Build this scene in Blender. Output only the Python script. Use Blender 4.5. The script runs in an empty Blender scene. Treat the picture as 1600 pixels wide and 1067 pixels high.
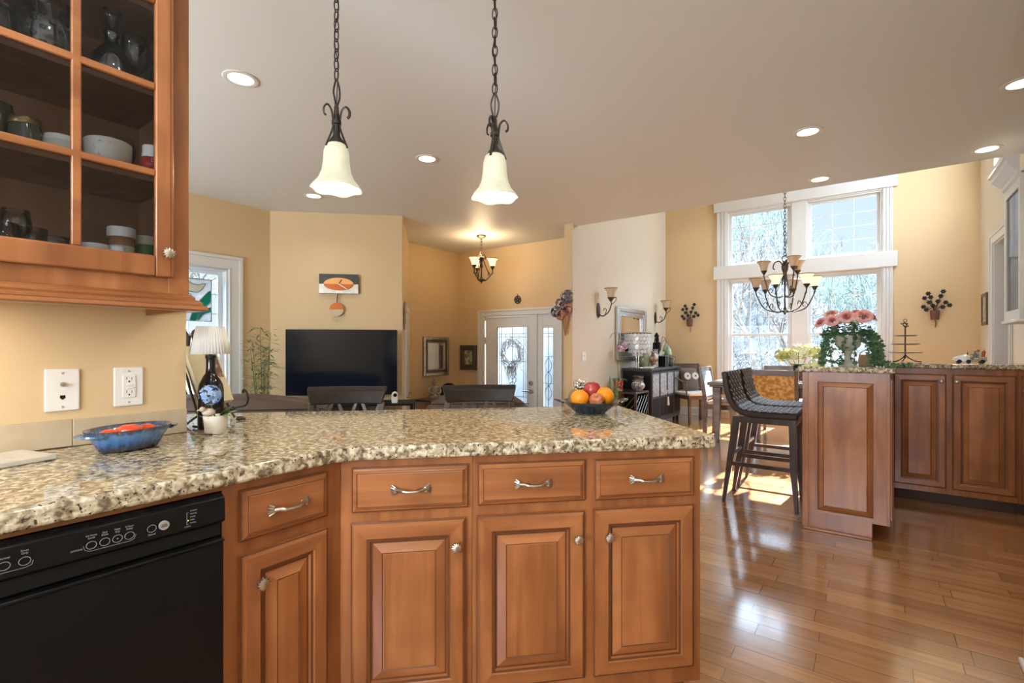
import bpy, bmesh, math, random
from mathutils import Vector, Matrix, Euler
random.seed(7)
SC = bpy.context.scene
COL = SC.collection
PI = math.pi
R2 = math.sqrt(2)
rad = math.radians

# ------------------------------------------------------------------ camera
cam_data = bpy.data.cameras.new('camera'); cam = bpy.data.objects.new('camera', cam_data)
COL.objects.link(cam); SC.camera = cam
cam_data.sensor_width = 36; cam_data.lens = 770 / 1600 * 36
cam.location = (0, 0, 1.2); cam.rotation_euler = (PI/2, 0, rad(36))
cam_data.shift_x = 0; cam_data.shift_y = (542 - 533.5) / 1600
cam_data.clip_start = 0.02; cam_data.clip_end = 300

# ------------------------------------------------------------------ view + world
vs = SC.view_settings
vs.view_transform = 'Standard'; vs.look = 'None'; vs.gamma = 1; vs.use_curve_mapping = False
vs.exposure = 0.26
SC.cycles.max_bounces = 10; SC.cycles.diffuse_bounces = 5; SC.cycles.glossy_bounces = 4
SC.cycles.transmission_bounces = 8; SC.cycles.transparent_max_bounces = 16
SC.cycles.sample_clamp_indirect = 4.0
SC.cycles.caustics_reflective = False; SC.cycles.caustics_refractive = False
SC.cycles.use_denoising = True
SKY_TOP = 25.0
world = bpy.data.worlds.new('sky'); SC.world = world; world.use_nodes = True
wn = world.node_tree.nodes; wl = world.node_tree.links
wtc = wn.new('ShaderNodeTexCoord'); wsp = wn.new('ShaderNodeSeparateXYZ'); wl.new(wtc.outputs['Generated'], wsp.inputs[0])
wr = wn.new('ShaderNodeValToRGB'); wl.new(wsp.outputs['Z'], wr.inputs[0])
wr.color_ramp.elements[0].position = 0; wr.color_ramp.elements[0].color = (.74, .87, .98, 1)
wr.color_ramp.elements[1].position = .42; wr.color_ramp.elements[1].color = (.54, .76, 1.0, 1)
# winter sky, boosted high up above the visible part to add light indoors
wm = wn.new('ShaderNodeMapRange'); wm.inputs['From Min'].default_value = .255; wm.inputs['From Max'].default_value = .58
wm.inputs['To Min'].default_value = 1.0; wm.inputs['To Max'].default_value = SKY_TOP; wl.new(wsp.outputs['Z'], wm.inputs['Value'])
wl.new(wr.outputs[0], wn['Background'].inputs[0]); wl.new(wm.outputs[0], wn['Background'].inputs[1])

def lamp(name, kind, loc, energy, color=(1, 1, 1), rot=(0, 0, 0), **kw):
    d = bpy.data.lights.new(name, kind); d.energy = energy; d.color = color
    for k, v in kw.items(): setattr(d, k, v)
    o = bpy.data.objects.new(name, d); COL.objects.link(o); o.location = loc; o.rotation_euler = rot
    return o

sun_dir = Vector((0.10, 1.0, 0.72)).normalized()
s = lamp('sun', 'SUN', (0, 12, 10), 55.0, (1.0, 0.93, 0.82)); s.data.angle = rad(0.6)
s.rotation_euler = sun_dir.to_track_quat('Z', 'Y').to_euler()
DAY = (0.80, 0.90, 1.0)
# fill lamps added at the unseen kitchen and living room windows, tilted up
lamp('kitchen_window_fill', 'AREA', (-0.45, -2.52, 1.6), 170, DAY, (rad(136), 0, 0), shape='RECTANGLE', size=1.3, size_y=1.2)
lamp('living_window_fill', 'AREA', (-3.8, -2.52, 1.5), 230, DAY, (rad(146), 0, 0), shape='RECTANGLE', size=2.3, size_y=1.9)
# fill lamp at an invented high window, out of view, brightens the pale wall
lamp('dining_side_fill', 'AREA', (1.14, 7.58, 3.85), 60, DAY, (0, rad(82), 0), shape='RECTANGLE', size=1.0, size_y=.8)
WARM = (1.0, 0.86, 0.68)

# ------------------------------------------------------------------ materials
def mat(name, color=(.8, .8, .8), rough=.5, metal=0, spec=.5, coat=0, trans=0, ior=1.45, emit=None, estr=0, alpha=1,
        noise=None, bump=None, sss=0, sheen=0):
    m = bpy.data.materials.new(name); m.use_nodes = True
    n = m.node_tree.nodes; l = m.node_tree.links; b = n['Principled BSDF']
    b.inputs['Base Color'].default_value = (*color, 1); b.inputs['Roughness'].default_value = rough
    b.inputs['Metallic'].default_value = metal; b.inputs['Specular IOR Level'].default_value = spec
    b.inputs['Coat Weight'].default_value = coat; b.inputs['Coat Roughness'].default_value = .08
    b.inputs['Transmission Weight'].default_value = trans; b.inputs['IOR'].default_value = ior
    b.inputs['Alpha'].default_value = alpha
    if sss: b.inputs['Subsurface Weight'].default_value = sss
    if sheen: b.inputs['Sheen Weight'].default_value = sheen
    if emit: b.inputs['Emission Color'].default_value = (*emit, 1); b.inputs['Emission Strength'].default_value = estr
    tc = n.new('ShaderNodeTexCoord')
    if noise:   # (scale, colour2, contrast lo, hi, (sx,sy,sz))
        sc, c2, lo, hi, st = noise
        mp = n.new('ShaderNodeMapping'); mp.inputs['Scale'].default_value = st
        l.new(tc.outputs['Object'], mp.inputs[0])
        t = n.new('ShaderNodeTexNoise'); t.inputs['Scale'].default_value = sc; t.inputs['Detail'].default_value = 5
        l.new(mp.outputs[0], t.inputs[0])
        r = n.new('ShaderNodeValToRGB'); r.color_ramp.elements[0].position = lo; r.color_ramp.elements[1].position = hi
        r.color_ramp.elements[0].color = (*color, 1); r.color_ramp.elements[1].color = (*c2, 1)
        l.new(t.outputs[0], r.inputs[0]); l.new(r.outputs[0], b.inputs['Base Color'])
    if bump:    # (scale, strength)
        t = n.new('ShaderNodeTexNoise'); t.inputs['Scale'].default_value = bump[0]; t.inputs['Detail'].default_value = 4
        l.new(tc.outputs['Object'], t.inputs[0])
        bp = n.new('ShaderNodeBump'); bp.inputs['Strength'].default_value = bump[1]; bp.inputs['Distance'].default_value = .01
        l.new(t.outputs[0], bp.inputs['Height']); l.new(bp.outputs[0], b.inputs['Normal'])
    return m

def wood(name, c1, c2, c3, axis='z', rough=.3, coat=.3, k=1.0):
    """stained wood, grain runs along one axis of the part, offset per object"""
    m = bpy.data.materials.new(name); m.use_nodes = True
    n = m.node_tree.nodes; l = m.node_tree.links; b = n['Principled BSDF']
    tc = n.new('ShaderNodeTexCoord'); oi = n.new('ShaderNodeObjectInfo')
    mul = n.new('ShaderNodeMath'); mul.operation = 'MULTIPLY'; mul.inputs[1].default_value = 37
    l.new(oi.outputs['Random'], mul.inputs[0])
    add = n.new('ShaderNodeVectorMath'); add.operation = 'ADD'
    l.new(tc.outputs['Object'], add.inputs[0]); l.new(mul.outputs[0], add.inputs[1])
    st = {'x': (1.2, 16, 16), 'y': (16, 1.2, 16), 'z': (16, 16, 1.2)}[axis]
    mp = n.new('ShaderNodeMapping'); mp.inputs['Scale'].default_value = [v*k for v in st]; l.new(add.outputs[0], mp.inputs[0])
    t1 = n.new('ShaderNodeTexNoise'); t1.inputs['Scale'].default_value = 1.0; t1.inputs['Detail'].default_value = 6
    t1.inputs['Distortion'].default_value = .6
    l.new(mp.outputs[0], t1.inputs[0])
    r1 = n.new('ShaderNodeValToRGB'); r1.color_ramp.elements[0].position = .36; r1.color_ramp.elements[1].position = .64
    r1.color_ramp.elements[0].color = (*c1, 1); r1.color_ramp.elements[1].color = (*c2, 1)
    l.new(t1.outputs[0], r1.inputs[0])
    t2 = n.new('ShaderNodeTexNoise'); t2.inputs['Scale'].default_value = 5; t2.inputs['Detail'].default_value = 2
    l.new(add.outputs[0], t2.inputs[0])
    r2 = n.new('ShaderNodeValToRGB'); r2.color_ramp.elements[0].position = .42; r2.color_ramp.elements[1].position = .75
    l.new(t2.outputs[0], r2.inputs[0])
    mx = n.new('ShaderNodeMixRGB'); mx.inputs[2].default_value = (*c3, 1)
    ms = n.new('ShaderNodeMath'); ms.operation = 'MULTIPLY'; ms.inputs[1].default_value = .75
    l.new(r2.outputs[0], ms.inputs[0]); l.new(ms.outputs[0], mx.inputs[0]); l.new(r1.outputs[0], mx.inputs[1])
    l.new(mx.outputs[0], b.inputs['Base Color'])
    b.inputs['Roughness'].default_value = rough; b.inputs['Coat Weight'].default_value = coat
    b.inputs['Coat Roughness'].default_value = .25
    return m

def granite():
    m = bpy.data.materials.new('granite'); m.use_nodes = True
    n = m.node_tree.nodes; l = m.node_tree.links; b = n['Principled BSDF']
    tc = n.new('ShaderNodeTexCoord')
    def noise(s, d=5, dist=0, rot=False):
        t = n.new('ShaderNodeTexNoise'); t.inputs['Scale'].default_value = s; t.inputs['Detail'].default_value = d
        t.inputs['Distortion'].default_value = dist; l.new(tc.outputs['Object'], t.inputs[0]); return t
    def ramp(src, stops):
        r = n.new('ShaderNodeValToRGB'); e = r.color_ramp.elements
        e[0].position, e[0].color = stops[0][0], (*stops[0][1], 1); e[1].position, e[1].color = stops[-1][0], (*stops[-1][1], 1)
        for p, c in stops[1:-1]:
            q = e.new(p); q.color = (*c, 1)
        l.new(src, r.inputs[0]); return r
    base = ramp(noise(58, 5, .6).outputs[0], [(.38, (.15, .11, .06)), (.46, (.34, .27, .15)), (.53, (.50, .42, .26)), (.66, (.72, .67, .50))])
    v = n.new('ShaderNodeTexVoronoi'); v.inputs['Scale'].default_value = 120; l.new(tc.outputs['Object'], v.inputs[0])
    vs_ = n.new('ShaderNodeSeparateColor'); l.new(v.outputs['Color'], vs_.inputs[0])
    mx1 = n.new('ShaderNodeMixRGB'); mx1.blend_type = 'OVERLAY'; mx1.inputs[0].default_value = .24
    l.new(base.outputs[0], mx1.inputs[1]); l.new(vs_.outputs[0], mx1.inputs[2])
    hs = n.new('ShaderNodeHueSaturation'); hs.inputs['Saturation'].default_value = .8; l.new(mx1.outputs[0], hs.inputs['Color'])
    brown = ramp(noise(30, 4, .5).outputs[0], [(.56, (0, 0, 0)), (.64, (1, 1, 1))])
    mx2 = n.new('ShaderNodeMixRGB'); mx2.inputs[2].default_value = (.23, .145, .08, 1)
    sc2 = n.new('ShaderNodeMath'); sc2.operation = 'MULTIPLY'; sc2.inputs[1].default_value = .45
    l.new(brown.outputs[0], sc2.inputs[0]); l.new(sc2.outputs[0], mx2.inputs[0]); l.new(hs.outputs[0], mx2.inputs[1])
    blk = ramp(noise(115, 5, .2).outputs[0], [(.60, (0, 0, 0)), (.64, (1, 1, 1))])
    mx3 = n.new('ShaderNodeMixRGB'); mx3.inputs[2].default_value = (.035, .028, .025, 1)
    l.new(blk.outputs[0], mx3.inputs[0]); l.new(mx2.outputs[0], mx3.inputs[1])
    l.new(mx3.outputs[0], b.inputs['Base Color'])
    b.inputs['Roughness'].default_value = .05; b.inputs['Specular IOR Level'].default_value = .75
    return m

def planks():
    m = bpy.data.materials.new('oak_floor'); m.use_nodes = True
    n = m.node_tree.nodes; l = m.node_tree.links; b = n['Principled BSDF']
    tc = n.new('ShaderNodeTexCoord')
    # warp the rows a little so that plank widths differ
    br = n.new('ShaderNodeTexBrick'); br.offset = .37; br.offset_frequency = 2; br.squash = .72; br.squash_frequency = 3
    br.inputs['Scale'].default_value = 1; br.inputs['Brick Width'].default_value = .72; br.inputs['Row Height'].default_value = .098
    br.inputs['Mortar Size'].default_value = .0016; br.inputs['Mortar Smooth'].default_value = .3; br.inputs['Bias'].default_value = 0
    br.inputs['Color1'].default_value = (0, 0, 0, 1); br.inputs['Color2'].default_value = (1, 1, 1, 1)
    br.inputs['Mortar'].default_value = (.5, .5, .5, 1)
    # rows of unequal width: stretch the floor coordinate across the boards
    ofs = n.new('ShaderNodeVectorMath'); ofs.operation = 'ADD'; ofs.inputs[1].default_value = (61.37, 43.03, 0)
    sp = n.new('ShaderNodeSeparateXYZ'); l.new(tc.outputs['Object'], ofs.inputs[0]); l.new(ofs.outputs[0], sp.inputs[0])
    m1 = n.new('ShaderNodeMath'); m1.operation = 'MULTIPLY'; m1.inputs[1].default_value = 2*PI/.437; l.new(sp.outputs['Y'], m1.inputs[0])
    m2 = n.new('ShaderNodeMath'); m2.operation = 'SINE'; l.new(m1.outputs[0], m2.inputs[0])
    m3 = n.new('ShaderNodeMath'); m3.operation = 'MULTIPLY_ADD'; m3.inputs[1].default_value = .020; l.new(m2.outputs[0], m3.inputs[0]); l.new(sp.outputs['Y'], m3.inputs[2])
    cb = n.new('ShaderNodeCombineXYZ'); l.new(sp.outputs['X'], cb.inputs[0]); l.new(m3.outputs[0], cb.inputs[1])
    l.new(cb.outputs[0], br.inputs[0])
    mp = n.new('ShaderNodeMapping'); mp.inputs['Scale'].default_value = (1.6, 22, 1); l.new(tc.outputs['Object'], mp.inputs[0])
    # shift the grain plank by plank
    sh = n.new('ShaderNodeVectorMath'); sh.operation = 'MULTIPLY'; sh.inputs[1].default_value = (9, 5, 0)
    l.new(br.outputs['Color'], sh.inputs[0])
    ad = n.new('ShaderNodeVectorMath'); ad.operation = 'ADD'; l.new(mp.outputs[0], ad.inputs[0]); l.new(sh.outputs[0], ad.inputs[1])
    g = n.new('ShaderNodeTexNoise'); g.inputs['Scale'].default_value = 1.4; g.inputs['Detail'].default_value = 7; g.inputs['Distortion'].default_value = 1.3
    l.new(ad.outputs[0], g.inputs[0])
    r = n.new('ShaderNodeValToRGB'); e = r.color_ramp.elements
    e[0].position = .22; e[0].color = (.29, .135, .048, 1); e[1].position = .78; e[1].color = (.47, .245, .10, 1)
    q = e.new(.5); q.color = (.39, .19, .073, 1)
    l.new(g.outputs[0], r.inputs[0])
    tone = n.new('ShaderNodeValToRGB'); tone.color_ramp.elements[0].color = (.80, .76, .72, 1); tone.color_ramp.elements[1].color = (1.12, 1.15, 1.18, 1)
    l.new(br.outputs['Color'], tone.inputs[0])
    mu = n.new('ShaderNodeMixRGB'); mu.blend_type = 'MULTIPLY'; mu.inputs[0].default_value = 1
    l.new(r.outputs[0], mu.inputs[1]); l.new(tone.outputs[0], mu.inputs[2])
    mo = n.new('ShaderNodeMixRGB'); mo.inputs[2].default_value = (.05, .02, .008, 1)
    l.new(br.outputs['Fac'], mo.inputs[0]); l.new(mu.outputs[0], mo.inputs[1])
    l.new(mo.outputs[0], b.inputs['Base Color'])
    bp = n.new('ShaderNodeBump'); bp.inputs['Strength'].default_value = .35; bp.inputs['Distance'].default_value = .002; bp.invert = True
    l.new(br.outputs['Fac'], bp.inputs['Height'])
    bp2 = n.new('ShaderNodeBump'); bp2.inputs['Strength'].default_value = .04; bp2.inputs['Distance'].default_value = .01
    l.new(g.outputs[0], bp2.inputs['Height']); l.new(bp.outputs[0], bp2.inputs['Normal'])
    l.new(bp2.outputs[0], b.inputs['Normal'])
    b.inputs['Roughness'].default_value = .20; b.inputs['Specular IOR Level'].default_value = .8
    b.inputs['Coat Weight'].default_value = 1.0; b.inputs['Coat Roughness'].default_value = .12
    return m

def glassy(name, color=(1, 1, 1), rough=0.0, tint=.92, refl=.08, fk=1.0):
    """thin clear glass: straight-through transparency plus a weak mirror coat"""
    m = bpy.data.materials.new(name); m.use_nodes = True
    n = m.node_tree.nodes; l = m.node_tree.links; n.remove(n['Principled BSDF'])
    t = n.new('ShaderNodeBsdfTransparent'); t.inputs[0].default_value = (*[c*tint for c in color], 1)
    g = n.new('ShaderNodeBsdfGlossy'); g.inputs['Roughness'].default_value = rough + .01
    mx = n.new('ShaderNodeMixShader')
    f = n.new('ShaderNodeFresnel'); f.inputs[0].default_value = 1.45
    a = n.new('ShaderNodeMath'); a.operation = 'MULTIPLY_ADD'; a.inputs[1].default_value = fk; a.inputs[2].default_value = refl
    l.new(f.outputs[0], a.inputs[0]); l.new(a.outputs[0], mx.inputs[0])
    l.new(t.outputs[0], mx.inputs[1]); l.new(g.outputs[0], mx.inputs[2]); l.new(mx.outputs[0], n['Material Output'].inputs[0])
    return m

MT = {}
MT['wall'] = mat('wall_paint', (.66, .50, .30), .75, spec=.25, bump=(60, .03))
MT['daylit_wall'] = mat('daylit_wall_paint', (.70, .635, .52), .75, spec=.25, bump=(60, .03))  # yellow wall paint made paler, window daylight put into its colour
MT['ceiling'] = mat('ceiling_paint', (.72, .75, .745), .5, spec=.4)
MT['trim'] = mat('white_trim_paint', (.70, .71, .70), .35)
MT['hall'] = mat('hall_paint', (.62, .60, .55), .7)
MT['cherry'] = wood('cherry_wood', (.25, .083, .024), (.42, .160, .054), (.20, .060, .017), 'z')
MT['cherry_x'] = wood('cherry_wood_across', (.25, .083, .024), (.42, .160, .054), (.20, .060, .017), 'x')
MT['glaze'] = mat('dark_glaze', (.13, .042, .014), .4)
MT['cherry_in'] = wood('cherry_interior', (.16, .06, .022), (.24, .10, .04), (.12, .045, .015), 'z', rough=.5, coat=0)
MT['toe'] = mat('toe_kick_dark', (.06, .03, .018), .6)
MT['granite'] = granite()
MT['floor'] = planks()
MT['black_gloss'] = mat('black_gloss_enamel', (.006, .006, .0065), .22, spec=.22)
MT['black_matte'] = mat('black_plastic', (.008, .008, .008), .5, spec=.25)
MT['screen'] = mat('screen_glass', (.006, .010, .018), .10, spec=.35)
MT['print'] = mat('grey_print', (.30, .29, .28), .5)
MT['pewter'] = mat('brushed_nickel', (.62, .57, .50), .28, metal=1, noise=(60, (.36, .32, .28), .4, .7, (1, 1, 1)))
MT['iron'] = mat('oil_rubbed_iron', (.045, .036, .03), .42, metal=.6, noise=(30, (.10, .075, .055), .45, .75, (1, 1, 1)))
MT['chrome'] = mat('chrome', (.8, .8, .8), .15, metal=1)
MT['brass'] = mat('bronze', (.30, .20, .10), .35, metal=1)
MT['white_plastic'] = mat('white_plastic', (.82, .82, .80), .3)
MT['tile'] = mat('travertine_tile', (.48, .39, .27), .4, noise=(14, (.56, .47, .34), .35, .65, (1, 1, 1)), bump=(40, .05))
MT['grout'] = mat('grout', (.66, .60, .50), .8)
MT['marble'] = mat('white_marble', (.62, .60, .55), .15, noise=(6, (.50, .50, .46), .45, .7, (1, 3, 1)))
MT['black_leather'] = mat('black_leather', (.012, .008, .006), .45, spec=.3, noise=(20, (.026, .016, .011), .4, .7, (1, 1, 1)), bump=(200, .08))
MT['brown_leather'] = mat('brown_leather', (.075, .045, .03), .45, spec=.35, bump=(150, .08))
MT['dark_wood'] = wood('espresso_wood', (.035, .022, .016), (.075, .048, .035), (.02, .013, .01), 'z', rough=.3)
MT['table_wood'] = wood('walnut_wood', (.09, .055, .04), (.16, .10, .07), (.06, .035, .025), 'x', rough=.25)
MT['glass'] = glassy('window_glass', (1, 1, 1), 0, .97, .0, .22)
MT['clear'] = glassy('clear_glassware', (.97, 1, .99), .02, .90, .05)
MT['leaf'] = mat('green_leaf', (.09, .20, .05), .5, noise=(30, (.18, .30, .09), .4, .7, (1, 1, 1)))
MT['ivy'] = mat('ivy_leaf', (.035, .095, .04), .5, noise=(40, (.10, .19, .09), .4, .7, (1, 1, 1)))
MT['stem'] = mat('plant_stem', (.16, .18, .06), .6)
MT['bark'] = mat('winter_bark', (.09, .085, .08), .9, noise=(8, (.20, .19, .18), .35, .7, (1, 1, 1)))

# ------------------------------------------------------------------ geometry collector
class G:
    def __init__(s): s.bm = bmesh.new(); s.mi = 0
    def _m(s, faces):
        for f in faces: f.material_index = s.mi
        return s
    def m(s, i): s.mi = i; return s
    def box(s, a, b):
        (x0, y0, z0), (x1, y1, z1) = a, b
        v = [s.bm.verts.new(p) for p in ((x0,y0,z0),(x1,y0,z0),(x1,y1,z0),(x0,y1,z0),(x0,y0,z1),(x1,y0,z1),(x1,y1,z1),(x0,y1,z1))]
        return s._m([s.bm.faces.new([v[i] for i in q]) for q in ((3,2,1,0),(4,5,6,7),(0,1,5,4),(1,2,6,5),(2,3,7,6),(3,0,4,7))])
    def prism(s, poly, z0, z1, mx=None):
        """extrude an (x,y) polygon from z0 to z1, optional matrix"""
        mx = mx or Matrix()
        a = [s.bm.verts.new(mx @ Vector((x, y, z0))) for x, y in poly]; b = [s.bm.verts.new(mx @ Vector((x, y, z1))) for x, y in poly]
        n = len(poly); fs = [s.bm.faces.new(a[::-1]), s.bm.faces.new(b)]
        fs += [s.bm.faces.new((a[i], a[(i+1) % n], b[(i+1) % n], b[i])) for i in range(n)]
        return s._m(fs)
    def ring_loft(s, rings, closed=False, caps=True):
        vr = [[s.bm.verts.new(p) for p in r] for r in rings]; fs = []
        n = len(vr[0]); m = len(vr)
        for i in range(m if closed else m - 1):
            a, b = vr[i], vr[(i+1) % m]
            for j in range(n): fs.append(s.bm.faces.new((a[j], a[(j+1) % n], b[(j+1) % n], b[j])))
        if caps and not closed: fs += [s.bm.faces.new(vr[0][::-1]), s.bm.faces.new(vr[-1])]
        return s._m(fs)
    def tube(s, pts, r, seg=8, closed=False, flat=None):
        pts = [Vector(p) for p in pts]; n = len(pts)
        rs = r if isinstance(r, (list, tuple)) else [r]*n
        rings = []; up = None
        for i, p in enumerate(pts):
            if closed: t = pts[(i+1) % n] - pts[i-1]
            else: t = pts[min(i+1, n-1)] - pts[max(i-1, 0)]
            if t.length < 1e-9: t = Vector((0, 0, 1))
            t.normalize()
            if up is None:
                up = Vector((0, 0, 1)) if abs(t.z) < .9 else Vector((1, 0, 0))
            u = (up - t*up.dot(t))
            if u.length < 1e-6: u = t.orthogonal()
            u.normalize(); w = t.cross(u); up = u
            fl = flat or (1, 1)
            rings.append([p + u*math.cos(2*PI*k/seg)*rs[i]*fl[0] + w*math.sin(2*PI*k/seg)*rs[i]*fl[1] for k in range(seg)])
        return s.ring_loft(rings, closed)
    def cyl(s, a, b, r0, r1=None, seg=16): return s.tube([a, b], [r0, r0 if r1 is None else r1], seg)
    def lathe(s, prof, seg=20, c=(0, 0, 0), sx=1, sy=1, wave=None, cap=True):
        """profile (r,z) list; wave=(n, amp, power) flutes the rim"""
        rings = []
        z0, z1 = prof[0][1], prof[-1][1]
        for i, (r, z) in enumerate(prof):
            ring = []
            for k in range(seg):
                a = 2*PI*k/seg; q = r
                if wave: q = r*(1 + wave[1]*math.cos(wave[0]*a)*(i/(len(prof)-1))**wave[2])
                ring.append((c[0] + q*sx*math.cos(a), c[1] + q*sy*math.sin(a), c[2] + z))
            rings.append(ring)
        return s.ring_loft(rings, caps=cap)
    def ball(s, c, r, sc=(1, 1, 1), sub=2, jit=0):
        mxm = Matrix.Translation(c) @ Matrix.Diagonal((r*sc[0], r*sc[1], r*sc[2], 1))
        d = bmesh.ops.create_icosphere(s.bm, subdivisions=sub, radius=1, matrix=mxm)
        fs = set(f for v in d['verts'] for f in v.link_faces)
        if jit:
            for v in d['verts']: v.co += Vector([random.uniform(-jit, jit) for _ in range(3)])
        return s._m(fs)
    def poly(s, pts): return s._m([s.bm.faces.new([s.bm.verts.new(p) for p in pts])])
    def leaf(s, base, dirv, length, width, droop=.2, up=(0, 0, 1)):
        d = Vector(dirv).normalized(); side = d.cross(Vector(up))
        if side.length < 1e-4: side = Vector((1, 0, 0))
        side.normalize(); nrm = side.cross(d); b = Vector(base)
        pts = []
        for t, w in ((0, .08), (.3, 1), (.65, .8), (1, .03)):
            c = b + d*length*t - Vector((0, 0, 1))*droop*length*t*t
            pts.append((c - side*width*w/2, c + nrm*width*.12*w, c + side*width*w/2))
        vv = [[s.bm.verts.new(p) for p in row] for row in pts]; fs = []
        for i in range(3):
            for j in range(2): fs.append(s.bm.faces.new((vv[i][j], vv[i][j+1], vv[i+1][j+1], vv[i+1][j])))
        return s._m(fs)
    def xf(s, mx): bmesh.ops.transform(s.bm, matrix=mx, verts=s.bm.verts[:]); return s
    def obj(s, name, mats, parent=None, loc=(0, 0, 0), rz=0, bevel=0, smooth=True, bseg=2, solid=0, rot=None, sub=0):
        bmesh.ops.recalc_face_normals(s.bm, faces=s.bm.faces[:])
        me = bpy.data.meshes.new(name); s.bm.to_mesh(me); s.bm.free()
        for q in (mats if isinstance(mats, (list, tuple)) else [mats]): me.materials.append(MT[q] if isinstance(q, str) else q)
        o = bpy.data.objects.new(name, me); COL.objects.link(o)
        if smooth:
            for p in me.polygons: p.use_smooth = True
            me.set_sharp_from_angle(angle=rad(38))
        if parent: o.parent = parent
        o.location = loc; o.rotation_euler = rot if rot else (0, 0, rz)
        if solid:
            md = o.modifiers.new('solid', 'SOLIDIFY'); md.thickness = solid; md.offset = 0
        if sub:
            md = o.modifiers.new('sub', 'SUBSURF'); md.levels = sub; md.render_levels = sub
        if bevel:
            md = o.modifiers.new('bevel', 'BEVEL'); md.width = bevel; md.segments = bseg; md.limit_method = 'ANGLE'; md.angle_limit = rad(40)
        return o

def tag(o, label, cat, group=None, kind=None):
    if label: o['label'] = label
    if cat: o['category'] = cat
    if group: o['group'] = group
    if kind: o['kind'] = kind
    return o
def T(name, label, cat, loc=(0, 0, 0), rz=0, group=None):
    o = bpy.data.objects.new(name, None); COL.objects.link(o); o.empty_display_size = .05
    o.location = loc; o.rotation_euler = (0, 0, rz); return tag(o, label, cat, group)
def ST(o): o['kind'] = 'structure'; return o
def dup(o, loc, rz=None, label=None, group=None):
    def cp(a, par):
        c = a.copy(); COL.objects.link(c); c.parent = par
        for ch in a.children: cp(ch, c)
        return c
    c = cp(o, None); c.location = loc
    if rz is not None: c.rotation_euler = (0, 0, rz)
    if label: c['label'] = label
    if group: c['group'] = group
    return c
def cpart(a, par, loc, rz=None):
    c = a.copy(); COL.objects.link(c); c.parent = par; c.location = loc
    if rz is not None: c.rotation_euler = (0, 0, rz)
    for ch in a.children: cpart(ch, c, ch.location)
    return c
def arc(c, r, a0, a1, n, plane='xz'):
    out = []
    for i in range(n + 1):
        a = rad(a0 + (a1 - a0)*i/n); u, v = r*math.cos(a), r*math.sin(a)
        out.append({'xz': (c[0]+u, c[1], c[2]+v), 'xy': (c[0]+u, c[1]+v, c[2]), 'yz': (c[0], c[1]+u, c[2]+v)}[plane])
    return out
def bez(p, n=12):
    """Catmull-Rom through the points"""
    p = [Vector(q) for q in p]; out = []
    for i in range(len(p)-1):
        a, b, c, d = p[max(i-1, 0)], p[i], p[i+1], p[min(i+2, len(p)-1)]
        for k in range(n):
            t = k/n
            out.append(.5*((2*b) + (c-a)*t + (2*a-5*b+4*c-d)*t*t + (3*b-a-3*c+d)*t*t*t))
    out.append(p[-1]); return out
def text(name, body, size, mtl, parent, loc, rot, align='CENTER', ext=.0003):
    cu = bpy.data.curves.new(name, 'FONT'); cu.body = body; cu.size = size; cu.align_x = align; cu.align_y = 'CENTER'; cu.extrude = ext
    t = bpy.data.objects.new(name, cu); COL.objects.link(t)
    dg = bpy.context.evaluated_depsgraph_get(); me = bpy.data.meshes.new_from_object(t.evaluated_get(dg))
    bpy.data.objects.remove(t); me.materials.clear(); me.materials.append(MT[mtl])
    o = bpy.data.objects.new(name, me); COL.objects.link(o); o.parent = parent; o.location = loc; o.rotation_euler = rot
    return o

# ================================================================== STRUCTURE
g = G().box((-5.75, -2.75, -.12), (1.45, 4.62, 0)).box((-3.12, 4.62, -.12), (1.45, 9.0, 0))
ST(g.obj('floor', 'floor', smooth=False))
ST(G().box((-5.6, 4.62, -.48), (-3.12, 6.2, -.36)).box((-5.6, 4.62, -.36), (-3.12, 4.92, -.18)).obj('floor_foyer', 'floor', smooth=False))
ST(G().box((1.28, 6.9, -.12), (2.7, 8.5, 0)).obj('floor_hall', 'floor', smooth=False))
g = G().box((-5.75, -2.75, 2.74), (1.45, 5.57, 2.9)).box((-5.75, 5.57, 2.74), (-3.12, 6.2, 2.9))
ST(g.obj('ceiling', 'ceiling', smooth=False))
ST(G().box((-3.2, 5.45, 4.8), (1.45, 9.05, 4.95)).obj('ceiling_dining', 'ceiling', smooth=False))
ST(G().box((-3.12, 5.45, 2.9), (1.45, 5.57, 4.8)).obj('wall_above_ceiling_edge', 'wall', smooth=False))

def wall_x(name, x0, x1, y0, y1, z0, z1, holes, m):
    """wall with its faces at x0,x1 running along y; holes (ya,yb,za,zb)"""
    g = G(); holes = sorted(holes); y = y0
    cols = {}
    for h in holes: cols.setdefault((h[0], h[1]), []).append((h[2], h[3]))
    for (a, b), zs in sorted(cols.items()):
        g.box((x0, y, z0), (x1, a, z1)); z = z0
        for za, zb in sorted(zs):
            if za > z: g.box((x0, a, z), (x1, b, za))
            z = zb
        g.box((x0, a, z), (x1, b, z1)); y = b
    g.box((x0, y, z0), (x1, y1, z1))
    return ST(g.obj(name, m, smooth=False))
def wall_y(name, y0, y1, x0, x1, z0, z1, holes, m):
    g = G(); x = x0; cols = {}
    for h in holes: cols.setdefault((h[0], h[1]), []).append((h[2], h[3]))
    for (a, b), zs in sorted(cols.items()):
        g.box((x, y0, z0), (a, y1, z1)); z = z0
        for za, zb in sorted(zs):
            if za > z: g.box((a, y0, z), (b, y1, za))
            z = zb
        g.box((a, y0, z), (b, y1, z1)); x = b
    g.box((x, y0, z0), (x1, y1, z1))
    return ST(g.obj(name, m, smooth=False))

wall_x('wall_living', -5.64, -5.5, -2.75, 2.92, 0, 2.74, [(1.5, 2.455, .62, 2.02)], 'wall')
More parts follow.
